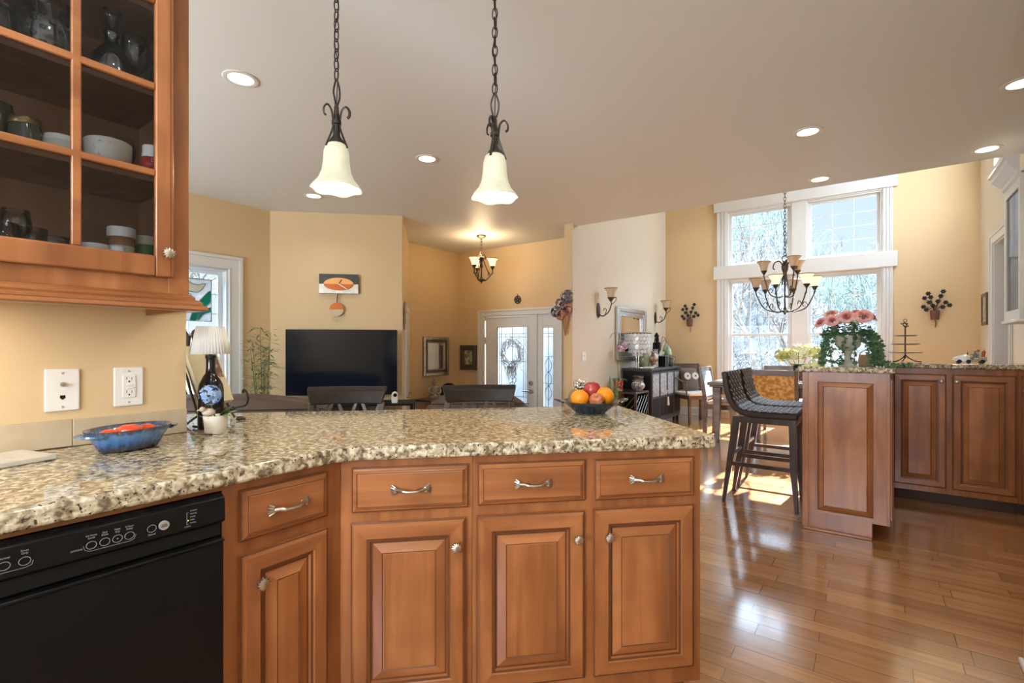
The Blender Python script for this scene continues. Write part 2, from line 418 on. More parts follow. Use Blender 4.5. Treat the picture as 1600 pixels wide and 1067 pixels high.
# solid corner block behind the television, its long side is the wall the television hangs before
ST(G().prism([(-5.64, 2.77), (-4.45, 3.93), (-5.5, 4.98), (-5.64, 4.98)], -.36, 2.74).obj('wall_television', 'wall', smooth=False))
wall_x('wall_foyer', -5.64, -5.5, 4.98, 6.2, -.36, 2.74, [], 'wall')
wall_y('wall_entry', 6.06, 6.2, -5.5, -3.12, -.36, 2.74, [(-4.97, -3.60, -.36, 1.70)], 'wall')
ST(G().box((-3.12, 5.42, -.36), (-3.012, 9.0, 2.74)).box((-3.12, 5.57, 2.74), (-3.012, 9.0, 4.8)).obj('wall_divider', 'wall', smooth=False))
ST(G().box((-3.012, 5.425, 0), (-3.0, 8.87, 2.74)).box((-3.012, 5.57, 2.74), (-3.0, 8.87, 4.8)).obj('wall_dining_side', 'daylit_wall', smooth=False))
WX = [(-1.95, -1.0), (-.80, .14)]
wall_y('wall_dining', 8.87, 9.03, -3.0, 1.3, 0, 4.8, [(a, b, .45, 2.33) for a, b in WX] + [(a, b, 2.54, 3.46) for a, b in WX], 'wall')
wall_x('wall_right', 1.176, 1.3, 2.64, 9.03, 0, 4.8, [(7.15, 8.02, 0, 2.41), (7.15, 8.02, 3.3, 4.4)], 'daylit_wall')  # upper opening is for the added, unseen high window
ST(G().box((2.5, 6.9, 0), (2.6, 8.5, 2.7)).box((1.3, 6.9, 0), (2.5, 7.0, 2.7)).box((1.3, 8.4, 0), (2.5, 8.5, 2.7)).box((1.3, 6.9, 2.6), (2.5, 8.5, 2.7)).obj('wall_hall', 'hall', smooth=False))
ST(G().box((.49, -2.75, 0), (1.3, 2.64, 2.74)).obj('wall_kitchen_right', 'daylit_wall', smooth=False))
ST(G().box((-1.99, -2.75, 0), (-1.87, .70, 2.74)).obj('wall_kitchen', 'wall', smooth=False))
wall_y('wall_back', -2.75, -2.6, -5.5, .49, 0, 2.74, [(-4.95, -2.65, .55, 2.45), (-1.1, .2, 1.0, 2.2)], 'wall')

def window(name, x0, x1, z0, z1, mx, cols, rows, rail=None, depth=.10):
    """sash window in its opening: local x along the wall, y outwards; structure with frame, muntins and glass"""
    f = G(); d0, d1 = .05, .10; w = .045
    f.box((x0, 0, z0), (x0+.02, .14, z1)).box((x1-.02, 0, z0), (x1, .14, z1)).box((x0+.02, 0, z1-.02), (x1-.02, .14, z1)).box((x0+.02, 0, z0), (x1-.02, .14, z0+.02))
    x0 += .02; x1 -= .02; z0 += .02; z1 -= .02
    sash = [(z0, z1, d0)] if rail is None else [(rail-.02, z1, d0+.035), (z0, rail+.02, d0)]
    o = None
    mun = G()
    for (a, b, y) in sash:
        f.box((x0, y, a), (x0+w, y+.03, b)).box((x1-w, y, a), (x1, y+.03, b)).box((x0+w, y, b-w*.9), (x1-w, y+.03, b)).box((x0+w, y, a), (x1-w, y+.03, a+w*.9))
        xa, xb, za, zb = x0+w, x1-w, a+w*.9, b-w*.9
        for i in range(1, cols): q = xa+(xb-xa)*i/cols; mun.box((q-.005, y+.008, za), (q+.005, y+.022, zb))
        for i in range(1, rows): q = za+(zb-za)*i/rows; mun.box((xa, y+.009, q-.005), (xb, y+.021, q+.005))
    fr = f.obj(name, 'trim', bevel=.003); fr.matrix_world = mx; ST(fr)
    mun.obj('muntin', 'trim', fr, smooth=False)
    gl = G()
    for (a, b, y) in sash:
        gl.box((x0+w, y+.013, a+w*.9), (x1-w, y+.017, b-w*.9))
    gl.obj('pane', 'glass', fr, smooth=False)
    return fr
MY = lambda y: Matrix.Translation((0, y, 0))
n = 1
for a, b in WX:
    window('window_%d' % n, a, b, .45, 2.33, MY(8.87), 3, 3, rail=1.40); n += 1
    window('window_%d' % n, a, b, 2.54, 3.46, MY(8.87), 3, 4); n += 1
# local x = -y world there would flip; use rotation +90: local x -> +y, local y -> -x
MX90 = lambda x: Matrix.Translation((x, 0, 0)) @ Matrix.Rotation(PI/2, 4, 'Z')
window('window_%d' % n, 1.5, 2.455, .62, 2.02, MX90(-5.5), 3, 3, rail=1.32); n += 1
MXr = Matrix.Translation((1.176, 0, 0)) @ Matrix.Rotation(-PI/2, 4, 'Z')
window('window_9', -8.02, -7.15, 3.3, 4.4, MXr, 3, 4)  # made-up window out of view, added to go with the side fill lamp
MYb = lambda y: Matrix.Translation((0, y, 0)) @ Matrix.Rotation(PI, 4, 'Z')
window('window_%d' % n, 2.65, 4.95, .55, 2.45, MYb(-2.6), 6, 3, rail=1.5); n += 1
window('window_%d' % n, -.2, 1.1, 1.0, 2.2, MYb(-2.6), 4, 2, rail=1.6); n += 1

def trim(name, g, mx=None, bevel=.004):
    o = ST(g.obj(name, 'trim', bevel=bevel))
    if mx: o.matrix_world = mx
    return o
# tall dining window surround: fluted side casings, flat centre, two overhanging head boards
g = G()
for (a, b) in ((-2.11, -1.95), (.14, .262)):
    s_ = 1 if a < 0 else -1
    g.box((a, -.018, 0.1), (b, 0, 4.0))
    for k in range(3):
        xx = a + (b-a)*(.2+.3*k); g.box((xx-.012, -.028, .1), (xx+.012, -.018, 4.0))
    ed = a if a < 0 else b-.02
    g.box((ed, -.034, .1), (ed+.02, -.018, 4.0))
g.box((-1.0, -.015, .1), (-.80, 0, 3.6)).box((-1.95, -.016, 2.34), (.14, 0, 2.54)).box((-1.95, -.014, .33), (.14, 0, .45))
g.box((-1.95, -.014, 3.46), (.14, 0, 3.64))
trim('trim_1', g, MY(8.87))
trim('trim_2', G().box((-2.16, -.05, 2.345), (.315, -.012, 2.565)).box((-2.16, -.05, 3.48), (.315, -.012, 3.66)), MY(8.87))
trim('trim_3', G().box((-2.16, -.07, .415), (.315, -.012, .45)), MY(8.87))
# living window casing
g = G()
for (a, b, c, d) in ((1.36, 1.5, .5, 2.155), (2.455, 2.59, .5, 2.155), (1.5, 2.455, 2.02, 2.155)):
    g.box((a, -.02, c), (b, 0, d))
g.box((2.56, -.032, .5), (2.595, -.019, 2.125)).box((1.355, -.033, 2.125), (2.595, -.019, 2.16)).box((2.456, -.026, .62), (2.475, -.019, 2.02)).box((1.5, -.027, 2.021), (2.475, -.019, 2.04))
g.box((1.33, -.06, .585), (2.62, 0, .62)).box((1.36, -.024, .48), (2.59, 0, .584))
trim('trim_4', g, MX90(-5.5))
# right doorway casing and jamb (wall faces -x): rotation -90: local x -> -y, local y -> +x
MXm = lambda x: Matrix.Translation((x, 0, 0)) @ Matrix.Rotation(-PI/2, 4, 'Z')
g = G()
for a, b in ((-7.15, -7.05), (-8.12, -8.02)):
    g.box((a, -.018, 0), (b, 0, 2.51)); g.box((a if a < -8 else b-.02, -.028, 0), ((a if a < -8 else b-.02)+.02, -.018, 2.51))
g.box((-8.12, -.018, 2.41), (-7.05, 0, 2.51)).box((-8.12, -.028, 2.49), (-7.05, -.018, 2.51))
g.box((-8.02, 0, 0), (-8.0, .124, 2.41)).box((-7.17, 0, 0), (-7.15, .124, 2.41)).box((-8.0, 0, 2.39), (-7.17, .124, 2.41))
trim('trim_5', g, MXm(1.176))
# baseboards
def base(name, a, b, x=None, y=None, t=.016, h=.14, z=0):
    g = G()
    if y is not None: g.box((a, y-t, z), (b, y, z+h)).box((a, y-t*1.9, z), (b, y-t, z+.022))
    else:
        s_ = 1 if t > 0 else -1
        g.box((min(x, x+t), a, z), (max(x, x+t), b, z+h)); g.box((min(x+t, x+t*1.9), a, z), (max(x+t, x+t*1.9), b, z+.022))
    return ST(g.obj(name, 'trim', bevel=.005))
base('baseboard_dining', -3.0, -2.11, y=8.87); base('baseboard_dining_right', .262, 1.17, y=8.87)
base('baseboard_dining_side', 5.43, 8.85, x=-3.0); base('baseboard_right', 5.6, 7.05, x=1.176, t=-.016)
base('baseboard_kitchen_right', -2.5, 2.655, x=.49, t=-.018, h=.15)
base('baseboard_living', -2.6, 2.9, x=-5.5)
ST(G().box((.49, 2.64, 0), (1.17, 2.658, .15)).obj('baseboard_kitchen_end', 'trim', bevel=.005))

# entry door with sidelight -----------------------------------------------
M0 = MY(6.06)
g = G().box((-5.06, -.02, -.36), (-4.95, 0, 1.77)).box((-3.63, -.02, -.36), (-3.52, 0, 1.77)).box((-4.95, -.02, 1.68), (-3.63, 0, 1.77))
g.box((-5.065, -.03, 1.745), (-3.515, -.02, 1.775)).box((-5.065, -.03, -.36), (-5.04, -.02, 1.745)).box((-3.54, -.03, -.36), (-3.515, -.02, 1.745))
g.box((-4.97, 0, -.36), (-4.94, .1, 1.70)).box((-3.63, 0, -.36), (-3.60, .1, 1.70)).box((-4.0, -.008, -.36), (-3.95, .1, 1.70)).box((-4.94, 0, 1.67), (-3.63, .1, 1.70))
trim('trim_6', g, M0)
def leaded(name, x0, x1, z0, z1, y, par, cen):
    G().box((x0, y, z0), (x1, y+.006, z1)).obj('glass_panel', MT['frost'], par, smooth=False)
    g = G(); t = .004
    def L(a, b): g.tube([(a[0], y-.003, a[1]), (b[0], y-.003, b[1])], t, 5)
    w = x1-x0; cx = (x0+x1)/2
    if cen:
        for q in (x0+.035, x0+.07, x1-.035, x1-.07): L((q, z0), (q, z1))
        L((cx, z0), (cx, z1))
        for q in (z1-.10, z1-.15, z1-.52, z0+.5, z0+.12): L((x0, q), (x1, q))
        for k in range(4):
            for sg in (-1, 1):
                g.tube(bez([(cx, y-.003, .98-.1*k), (cx+sg*.07, y-.003, .90-.1*k), (cx, y-.003, .80-.1*k)], 6), t, 5)
        for k in range(6): L((x0+.07+k*(w-.14)/5, z1-.10), (x0+.07+k*(w-.14)/5, z1-.15))
    else:
        L((cx, z0), (cx, z1))
        for q in (z1-.08, z1-.13, z1-.42, z0+.28, z0+.62): L((x0, q), (x1, q))
        for k in range(3):
            for sg in (-1, 1):
                g.tube(bez([(cx, y-.003, 1.05-.2*k), (cx+sg*.06, y-.003, .93-.2*k), (cx, y-.003, .82-.2*k)], 6), t, 5)
    g.obj('leading', MT['lead'], par)
MT['frost'] = mat('textured_door_glass', (.85, .93, .97), .25, trans=.85, ior=1.2, bump=(50, .25))
MT['lead'] = mat('lead_came', (.22, .25, .28), .4, metal=.6)
d = T('door_1', None, None, (0, 6.06, 0)); d['kind'] = 'structure'
X0, X1 = -4.935, -4.005
gx0, gx1, gz0, gz1 = -4.70, -4.14, -.05, 1.50
g = G().box((X0, .02, -.35), (gx0, .06, 1.665)).box((gx1, .02, -.35), (X1, .06, 1.665)).box((gx0, .02, gz1), (gx1, .06, 1.665)).box((gx0, .02, -.35), (gx1, .06, gz0))
g.box((gx0-.03, .008, gz0-.03), (gx0, .02, gz1+.03)).box((gx1, .008, gz0-.03), (gx1+.03, .02, gz1+.03)).box((gx0, .008, gz1), (gx1, .02, gz1+.03)).box((gx0, .008, gz0-.03), (gx1, .02, gz0))
g.obj('door_leaf', 'trim', d, bevel=.003)
leaded('x', gx0, gx1, gz0, gz1, .035, d, True)
G().cyl((-4.06, .02, .66), (-4.06, -.01, .66), .032).cyl((-4.06, -.01, .66), (-4.06, -.022, .66), .02).obj('deadbolt', 'pewter', d)
G().cyl((-4.06, .02, .54), (-4.06, -.012, .54), .035).cyl((-4.06, -.012, .54), (-4.06, -.05, .54), .012).tube([(-4.06, -.05, .54), (-4.11, -.055, .545), (-4.18, -.05, .54)], [.012, .011, .008]).obj('lever_handle', 'pewter', d)
for z in (1.3, .35): G().cyl((-4.94, .012, z-.05), (-4.94, .012, z+.05), .01).box((-4.95, .012, z-.05), (-4.93, .02, z+.05)).obj('hinge', 'pewter', d)
d = T('window_8', None, None, (0, 6.06, 0)); d['kind'] = 'structure'
g = G().box((-3.95, .02, -.35), (-3.86, .06, 1.67)).box((-3.69, .02, -.35), (-3.63, .06, 1.67)).box((-3.86, .02, 1.48), (-3.69, .06, 1.67)).box((-3.86, .02, -.35), (-3.69, .06, .05))
g.obj('sidelight_frame', 'trim', d, bevel=.003)
leaded('x', -3.86, -3.69, .05, 1.48, .035, d, False)
# closet door on the far side of the television corner block: face from (-4.45,3.93) to (-5.5,4.98), outward normal (1,1)
d = T('door_2', None, None, (-4.45, 3.93, -.36), rad(135)); d['kind'] = 'structure'   # local x runs along the face, local -y = outwards
g = G().box((.30, -.022, 0), (.40, 0, 2.1)).box((1.20, -.022, 0), (1.30, 0, 2.1)).box((.40, -.022, 2.02), (1.20, 0, 2.1))
g.obj('casing', 'trim', d, bevel=.004)
G().box((.40, -.012, .01), (1.20, 0, 2.02)).box((.5, -.018, .2), (.76, -.012, .95)).box((.84, -.018, .2), (1.10, -.012, .95)).box((.5, -.018, 1.1), (.76, -.012, 1.9)).box((.84, -.018, 1.1), (1.10, -.012, 1.9)).obj('door_leaf', 'trim', d, bevel=.003)
for hx in (.47, 1.13):
    G().cyl((hx, -.012, .92), (hx, -.05, .92), .011).tube([(hx, -.05, .92), (hx+.05*(1 if hx < 1 else -1), -.055, .925), (hx+.10*(1 if hx < 1 else -1), -.05, .915)], [.011, .01, .007]).cyl((hx, -.012, .92), (hx, -.02, .92), .028).obj('lever_handle', 'pewter', d)

# backsplash tiles ----------------------------------------------------------
g = G(); g.m(0)
ys = [-1.6, -1.27, -.93, -.60, -.26, .075, .405, .70]
for a, b in zip(ys[:-1], ys[1:]): g.box((-1.87, a+.001, .9145), (-1.858, b-.001, .992))
g.m(1).box((-1.87, -1.6, .9145), (-1.861, .699, .9905))
tag(g.obj('backsplash', ['tile', 'grout'], bevel=.0015), 'low travertine tile backsplash along the kitchen wall behind the granite worktop', 'backsplash')

# ================================================================== CABINETRY
def panel_mesh(w, h, t=.02, stile=.055, kind='door', slope=.034):
    """raised panel door / slab drawer front; x 0..w, z 0..h, back at y=0. slots 0 wood, 1 glaze, 2 wood across"""
    g = G()
    if kind == 'door':
        rings = [(0, 0), (0, -t*.55), (.004, -t*.62), (.010, -t), (stile-.010, -t), (stile-.007, -t+.003), (stile, -t+.004), (stile+.003, -t+.011),
                 (stile+.008, -t+.011), (stile+slope, -t+.002), (stile+slope+.003, -t+.004), (stile+slope+.005, -t+.0035)]
        gl = {1, 5, 7, 9}
    else:
        rings = [(0, 0), (0, -t*.55), (.004, -t*.65), (.009, -t*.75), (.015, -t), (.017, -t+.0015), (.019, -t)]
        gl = {1, 4}
    bm = g.bm; vv = []
    for i, y in rings: vv.append([bm.verts.new(p) for p in ((i, y, i), (w-i, y, i), (w-i, y, h-i), (i, y, h-i))])
    bm.faces.new(vv[0][::-1])
    for k in range(len(vv)-1):
        for j in range(4):
            f = bm.faces.new((vv[k][j], vv[k][(j+1) % 4], vv[k+1][(j+1) % 4], vv[k+1][j]))
            f.material_index = 1 if k in gl else (2 if j in (0, 2) or kind != 'door' else 0)
    f = bm.faces.new(vv[-1]); f.material_index = 0 if kind == 'door' else 2
    return g
WOODS = ['cherry', 'glaze', 'cherry_x']

def knob(parent, loc):
    """fluted shell-like round knob facing -y"""
    g = G(); n = 12; rings = []
    for r, y in ((.005, 0), (.005, -.012), (.013, -.016), (.0155, -.020), (.013, -.025), (.006, -.028), (.001, -.029)):
        rings.append([(r*(1 + (.17*math.cos(n*a) if r > .006 else 0))*math.cos(a), y, r*(1 + (.17*math.cos(n*a) if r > .006 else 0))*math.sin(a)) for a in [2*PI*k/(n*4) for k in range(n*4)]])
    g.ring_loft(rings)
    return g.obj('knob', 'pewter', parent, loc)
def pull(parent, loc, L=.095):
    """bow pull with fluted shell ends, facing -y"""
    g = G(); h = L/2
    pts = bez([(-h+.005, -.006, -.001), (-h+.02, -.016, .0), (-.015, -.024, -.002), (.015, -.024, -.002), (h-.02, -.016, 0), (h-.005, -.006, -.001)], 5)
    g.tube(pts, [.0055 if abs(p.x) > h-.03 else .0045 for p in pts], 8)
    for s_ in (-1, 1):
        for k in range(5):
            a = rad(-34 + 17*k)
            d = Vector((s_*math.cos(a), 0, math.sin(a)))
            b = Vector((s_*(h-.014), -.004, 0))
            g.tube([b, b+d*.014+Vector((0, -.005, 0)), b+d*.025], [.002, .0032, .0022], 6)
        g.cyl((s_*(h-.008), 0, 0), (s_*(h-.008), -.007, 0), .006, .004, 8)
    return g.obj('pull_handle', 'pewter', parent, loc)

def base_cabinet(name, label, loc, rz, x0, x1, fronts, depth=.605, top=.872, toe=.105, body_kind=None, group=None, side_panel=False):
    t = T(name, label, 'cabinet', loc, rz, group)
    g = G(); g.m(0).box((x0, 0, toe), (x1, depth, top))
    if side_panel: g.box((x1-.02, .07, 0), (x1, depth, toe))
    g.obj('body', ['cherry', 'toe'], t, smooth=False)
    G().box((x0, .07, .001), (x1-(.02 if side_panel else 0), .085, toe)).obj('toe_kick', 'toe', t, smooth=False)
    for f in fronts:
        kind, a, b, z0, z1 = f[:5]
        o = panel_mesh(b-a, z1-z0, kind='door' if kind == 'door' else 'drawer').obj('door' if kind == 'door' else 'drawer_front', WOODS, t, (a, 0, z0), smooth=False)
        if kind == 'door': knob(o, (f[5]-a, -.02, f[6]-z0))
        elif kind == 'drawer': pull(o, ((b-a)/2, -.02, (z1-z0)/2))
    return t

# left run, local x = world y
lc = base_cabinet('base_cabinet', 'narrow cherry base cabinet with one drawer over one door, between dishwasher and corner', (-1.255, 0, 0), PI/2, .546, .8725,
             [('drawer', .583, .823, .722, .848), ('door', .583, .823, .16, .688, .625, .613)])
G().box((-.08, -.014, .8605), (.5455, .006, .8725)).obj('top_rail', 'cherry_x', lc, smooth=False)
base_cabinet('base_cabinet', 'base cabinet hidden past the black dishwasher under the granite worktop', (-1.255, 0, 0), PI/2, -1.6, -.08,
             [('drawer', -.45, -.1, .722, .848), ('door', -.45, -.1, .16, .688, -.14, .613)])
# peninsula units, local x = s along the 45 degree run
PO = (-1.064, 1.064, 0)
base_cabinet('base_cabinet', 'cherry peninsula cabinet with a single drawer and door, next to the inside corner', PO, PI/4, -.2695, .115,
             [('drawer', -.237, .103, .715, .846), ('door', -.240, .095, .16, .684, .066, .606)])
base_cabinet('base_cabinet', 'wide cherry peninsula end cabinet with two drawers and a pair of doors', PO, PI/4, .116, .865,
             [('drawer', .132, .470, .718, .846), ('drawer', .501, .836, .716, .844), ('door', .128, .468, .16, .686, .440, .606), ('door', .497, .836, .16, .688, .540, .606)], side_panel=True)
# panelled back of the peninsula under the overhang
tag(G().box((-.2695, .606, 0), (.865, .625, .872)).obj('back_panel', 'cherry', None, PO, PI/4, smooth=False), 'plain cherry back panel of the peninsula below its seating overhang', 'panel')

# granite worktops
def slab(name, poly, z0, z1, label):
    g = G().prism(poly, z0, z1); return tag(g.obj(name, 'granite', bevel=.009, bseg=3, smooth=True), label, 'worktop')
def rnd(p, r, i, n=5):
    """round corner i of polygon p"""
    a, b, c = Vector(p[i-1]), Vector(p[i]), Vector(p[(i+1) % len(p)])
    u = (a-b).normalized(); v = (c-b).normalized(); out = []
    for k in range(n+1):
        t = k/n; out.append(tuple((b+u*r)*(1-t)**2 + b*2*t*(1-t) + (b+v*r)*t*t))
    return out
P0 = [(-1.855, -1.6), (-1.215, -1.6), (-1.215, .855), (-.398, 1.675), (-1.0, 2.272), (-2.40, .872), (-2.30, .715), (-1.855, .715)]
poly = []
for i, p in enumerate(P0):
    if i == 2: poly += rnd(P0, .06, i)
    elif i == 3: poly += rnd(P0, .02, i)
    elif i == 4: poly += rnd(P0, .03, i)
    else: poly.append(p)
slab('granite_worktop', poly, .873, .913, 'speckled beige granite worktop running round the corner into the peninsula')

# dishwasher: local x = world y
t = T('dishwasher', 'black built-in dishwasher with touch controls under the granite worktop', 'dishwasher', (-1.235, 0, 0), PI/2)
G().box((-.072, .02, .1), (.540, .6, .858)).obj('body', 'black_matte', t, smooth=False)
g = G().prism([(-.02, .794), (-.028, .80), (-.026, .852), (-.016, .858), (.02, .858), (.02, .794)], -.08, .533, Matrix(((0, 0, 1, 0), (1, 0, 0, 0), (0, 1, 0, 0), (0, 0, 0, 1))))
cp = g.obj('control_panel', 'black_gloss', t, bevel=.002)
G().box((-.08, -.010, .760), (.533, .02, .794)).obj('handle_recess', 'black_matte', t, bevel=.004)
G().box((-.08, -.020, .115), (.533, .02, .750)).box((-.08, -.026, .750), (.533, .0, .758)).obj('door_panel', 'black_gloss', t, bevel=.003)
G().box((-.08, .03, .002), (.533, .05, .1)).obj('kick_plate', 'black_matte', t, smooth=False)
FY = -.0292
def ringy(x, z, r=.0078): return G().tube([(x+r*math.cos(2*PI*k/24), FY, z+r*.92*math.sin(2*PI*k/24)) for k in range(24)], .0005, 5, closed=True)
RX = rad(90)
for x, z, lab in ((.02, .821, 'Heavy'), (.06, .821, 'Light'), (.172, .8225, 'Normal'), (.198, .8225, 'Rinse\nOnly'), (.290, .8205, 'Hi-Temp\nScrub'), (.3105, .8205, 'Sani\nRinse'), (.3305, .8205, 'Heat\nDry'), (.350, .8205, '4 Hour\nDelay'), (.388, .823, 'Cancel')):
    b = ringy(x, z).obj('button', 'print', cp)
    if lab == 'Heat\nDry': G().ball((x, FY, z), .0014, sub=1).obj('button_dot', 'print', cp)
    dz = -.012 if lab == 'Cancel' else (.0165 if '\n' in lab else .0135)
    text('caption', lab, .0048, 'print', cp, (x, FY-.0003, z+dz), (RX, 0, 0))
text('caption', 'OPTIONS', .0042, 'print', cp, (.268, FY-.0003, .817), (RX, 0, 0))
G().tube([(.278, FY, .822), (.280, FY, .814), (.285, FY, .8105), (.29, FY, .8095), (.350, FY, .8095), (.358, FY, .812), (.3605, FY, .820)], .0004, 5).obj('option_line', 'print', cp)
G().tube([(.0, FY, .811), (.198, FY, .811), (.207, FY, .8135), (.209, FY, .821)], .0004, 5).obj('option_line', 'print', cp)
G().cyl((.410, -.027, .8235), (.410, -.031, .8235), .0095, seg=24).obj('start_button', MT.setdefault('btn', mat('light_button', (.36, .33, .31), .4)), cp)
text('caption', 'START\nRESUME', .0034, 'black_matte', cp, (.410, -.0313, .8235), (RX, 0, 0))
for k, lab in enumerate(('Sanitized', 'Washing', 'Drying', 'Clean', 'Sensing')): text('caption', lab, .0038, 'print', cp, (.459, FY-.0003, .8405-k*.0066), (RX, 0, 0), 'LEFT')
G().tube([(.456, FY, .838), (.453, FY, .838), (.453, FY, .812), (.456, FY, .812)], .0004, 5).obj('bracket_line', 'print', cp)
G().ball((.4555, FY, .8205), .0011, sub=1).obj('indicator_light', MT.setdefault('led', mat('yellow_led', (.5, .6, .05), .4, emit=(.65, .9, .05), estr=2)), cp)
text('caption', 'STATUS', .0036, 'print', cp, (.454, FY-.0003, .8075), (RX, 0, 0))

# right hand bar: island leg and back bar -------------------------------------
t = T('bar_cabinet', 'cherry bar end cabinet with a tall raised panel and notched toe kick, facing the kitchen', 'cabinet', (0, 3.78, 0), 0)
g = G().box((-.363, 0, .105), (.099, 1.168, 1.036)).box((-.363, 0, 0), (.011, 1.168, .105))
g.obj('body', 'cherry', t, smooth=False)
panel_mesh(.315, .855, t=.012, stile=.006, slope=.034).obj('end_panel', WOODS, t, (-.287, 0, .130), smooth=False)
G().box((-.363, -.006, .0), (-.329, 0, 1.036)).box((.084, -.006, .105), (.099, 0, 1.036)).obj('corner_strip', 'cherry', t, bevel=.0015)
G().box((-.363, -.012, 0), (.011, 0, .018)).obj('shoe_moulding', 'cherry_x', t, bevel=.004)
panel_mesh(.5, .86).obj('side_door', WOODS, t, (.099, .05, .13), PI/2, smooth=False)
panel_mesh(.5, .86).obj('side_door', WOODS, t, (.099, .60, .13), PI/2, smooth=False)
slab('granite_bar_top', rnd([(-.388, 3.752), (.128, 3.752), (.128, 4.91), (-.388, 4.91)], .015, 0)+rnd([(-.388, 3.752), (.128, 3.752), (.128, 4.91), (-.388, 4.91)], .02, 1)+[(.128, 4.905), (-.388, 4.905)], 1.037, 1.073, 'short granite top on the bar end cabinet, under the rose urn')
t = base_cabinet('bar_cabinet', 'low cherry back bar cabinet with two raised panel doors below the golf cart figurine', (0, 4.95, 0), 0, .101, .851,
                 [('door', .150, .467, .128, .992, .437, .940), ('door', .499, .843, .128, .992, .524, .940)], depth=.53, top=1.036, toe=.085)
base_cabinet('bar_cabinet', 'last back bar cabinet against the right-hand wall, mostly behind the door edge', (0, 4.95, 0), 0, .853, 1.172,
             [('door', .865, 1.165, .128, .992, .884, .893)], depth=.53, top=1.036, toe=.085)
G().box((-.363, 4.949, 0), (.100, 5.48, 1.036)).obj('bar_filler_cabinet', 'cherry', smooth=False)
tag(bpy.data.objects['bar_filler_cabinet'], 'plain cherry corner section joining the bar end cabinet to the back bar', 'cabinet')
slab('granite_bar_top', [(-.388, 4.906), (1.174, 4.906), (1.174, 5.52), (-.388, 5.52)], 1.037, 1.073, 'long granite top on the back bar, under the tiered stand and golf cart figurine')

# upper wall cabinet (left): local x = world y, front faces +x ------------------
t = T('wall_cabinet', 'tall cherry wall cabinet with glass pane doors above the outlets', 'cabinet', (-1.545, 0, 0), PI/2)
UZ0, UZ1 = 1.345, 2.46
g = G().box((-.77, .31, UZ0), (.585, .322, UZ1)).box((-.77, 0, UZ0), (-.752, .31, UZ1)).box((.567, 0, UZ0), (.585, .31, UZ1))
g.box((-.752, .0, UZ0), (.567, .31, UZ0+.05)).box((-.752, 0, UZ1-.06), (.567, .31, UZ1)).box((.535, -.001, UZ0), (.585, .02, UZ1)).box((-.77, -.001, UZ0), (-.73, .02, UZ1))
g.box((-.345, 0, UZ0+.05), (-.325, .02, UZ1-.06)).box((.105, 0, UZ0+.05), (.135, .02, UZ1-.06))
g.obj('body', 'cherry', t, bevel=.001)
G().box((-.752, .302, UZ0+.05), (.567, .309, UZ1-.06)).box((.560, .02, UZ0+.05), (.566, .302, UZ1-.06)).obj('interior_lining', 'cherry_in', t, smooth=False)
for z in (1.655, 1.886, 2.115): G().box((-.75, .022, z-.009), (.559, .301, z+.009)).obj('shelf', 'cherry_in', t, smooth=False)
def glazed_door(par, x0, x1, z0, z1, nx, zs, loc_knob=None):
    w = .043
    g = G().box((x0, -.02, z0), (x0+w, 0, z1)).box((x1-w, -.02, z0), (x1, 0, z1)).box((x0+w, -.0199, z0), (x1-w, 0, z0+.055)).box((x0+w, -.0199, z1-.055), (x1-w, 0, z1))
    o = g.obj('door', 'cherry', par, bevel=.004)
    xa, xb = x0+w, x1-w; m = G()
    for i in range(1, nx): q = xa+(xb-xa)*i/nx; m.box((q-.0095, -.018, z0+.055), (q+.0095, -.002, z1-.055))
    for z in zs: m.box((xa, -.0178, z-.009), (xb, -.0022, z+.009))
    m.obj('muntin', 'cherry_x', o, bevel=.003)
    G().box((xa, -.009, z0+.055), (xb, -.006, z1-.055)).obj('pane', 'cabglass', o, smooth=False)
    G().box((x0-.0005, -.0205, z0), (x0+.0025, -.014, z1)).box((x1-.010, -.0206, z0), (x1-.0085, -.019, z1)).obj('glaze_line', 'glaze', o, smooth=False)
    if loc_knob: knob(o, loc_knob)
    return o
MT['cabglass'] = glassy('cabinet_glass', (.95, .97, 1), 0, .88, .0, .5)
ZS = [1.6605, 1.889, 2.118]
glazed_door(t, .137, .543, 1.387, 2.405, 2, ZS, (.523, -.02, 1.448))
glazed_door(t, -.32, .10, 1.387, 2.405, 2, ZS, (-.30, -.02, 1.448))
# light rail moulding under the cabinet
prof = [(0, 1.345), (-.004, 1.345), (-.012, 1.338), (-.012, 1.331), (-.020, 1.329), (-.026, 1.322), (-.026, 1.316), (-.034, 1.313), (-.036, 1.304), (-.030, 1.300), (0, 1.300)]
rings = []
for (ex, ey, sx, sy) in ((-.77, 0, 0, 1), (.585, 0, 1, 1), (.585, .322, 1, 0)):
    rings.append([(ex - (y*sx), ey + y*sy, z) for y, z in prof])
G().ring_loft(rings).obj('light_rail_moulding', 'cherry_x', t, smooth=True)
g = G().box((-.77, 0, 1.335), (.585, .322, 1.3448)); g.obj('underside', 'cherry_x', t, smooth=False)
lamp('undercabinet_light', 'AREA', (-1.70, -.05, 1.325), 2.2, WARM, (0, 0, 0), shape='RECTANGLE', size=.1, size_y=.5)
G().box((-.30, .12, 1.327), (.20, .20, 1.336)).obj('undercabinet_light_bar', 'white_plastic', t, bevel=.002)

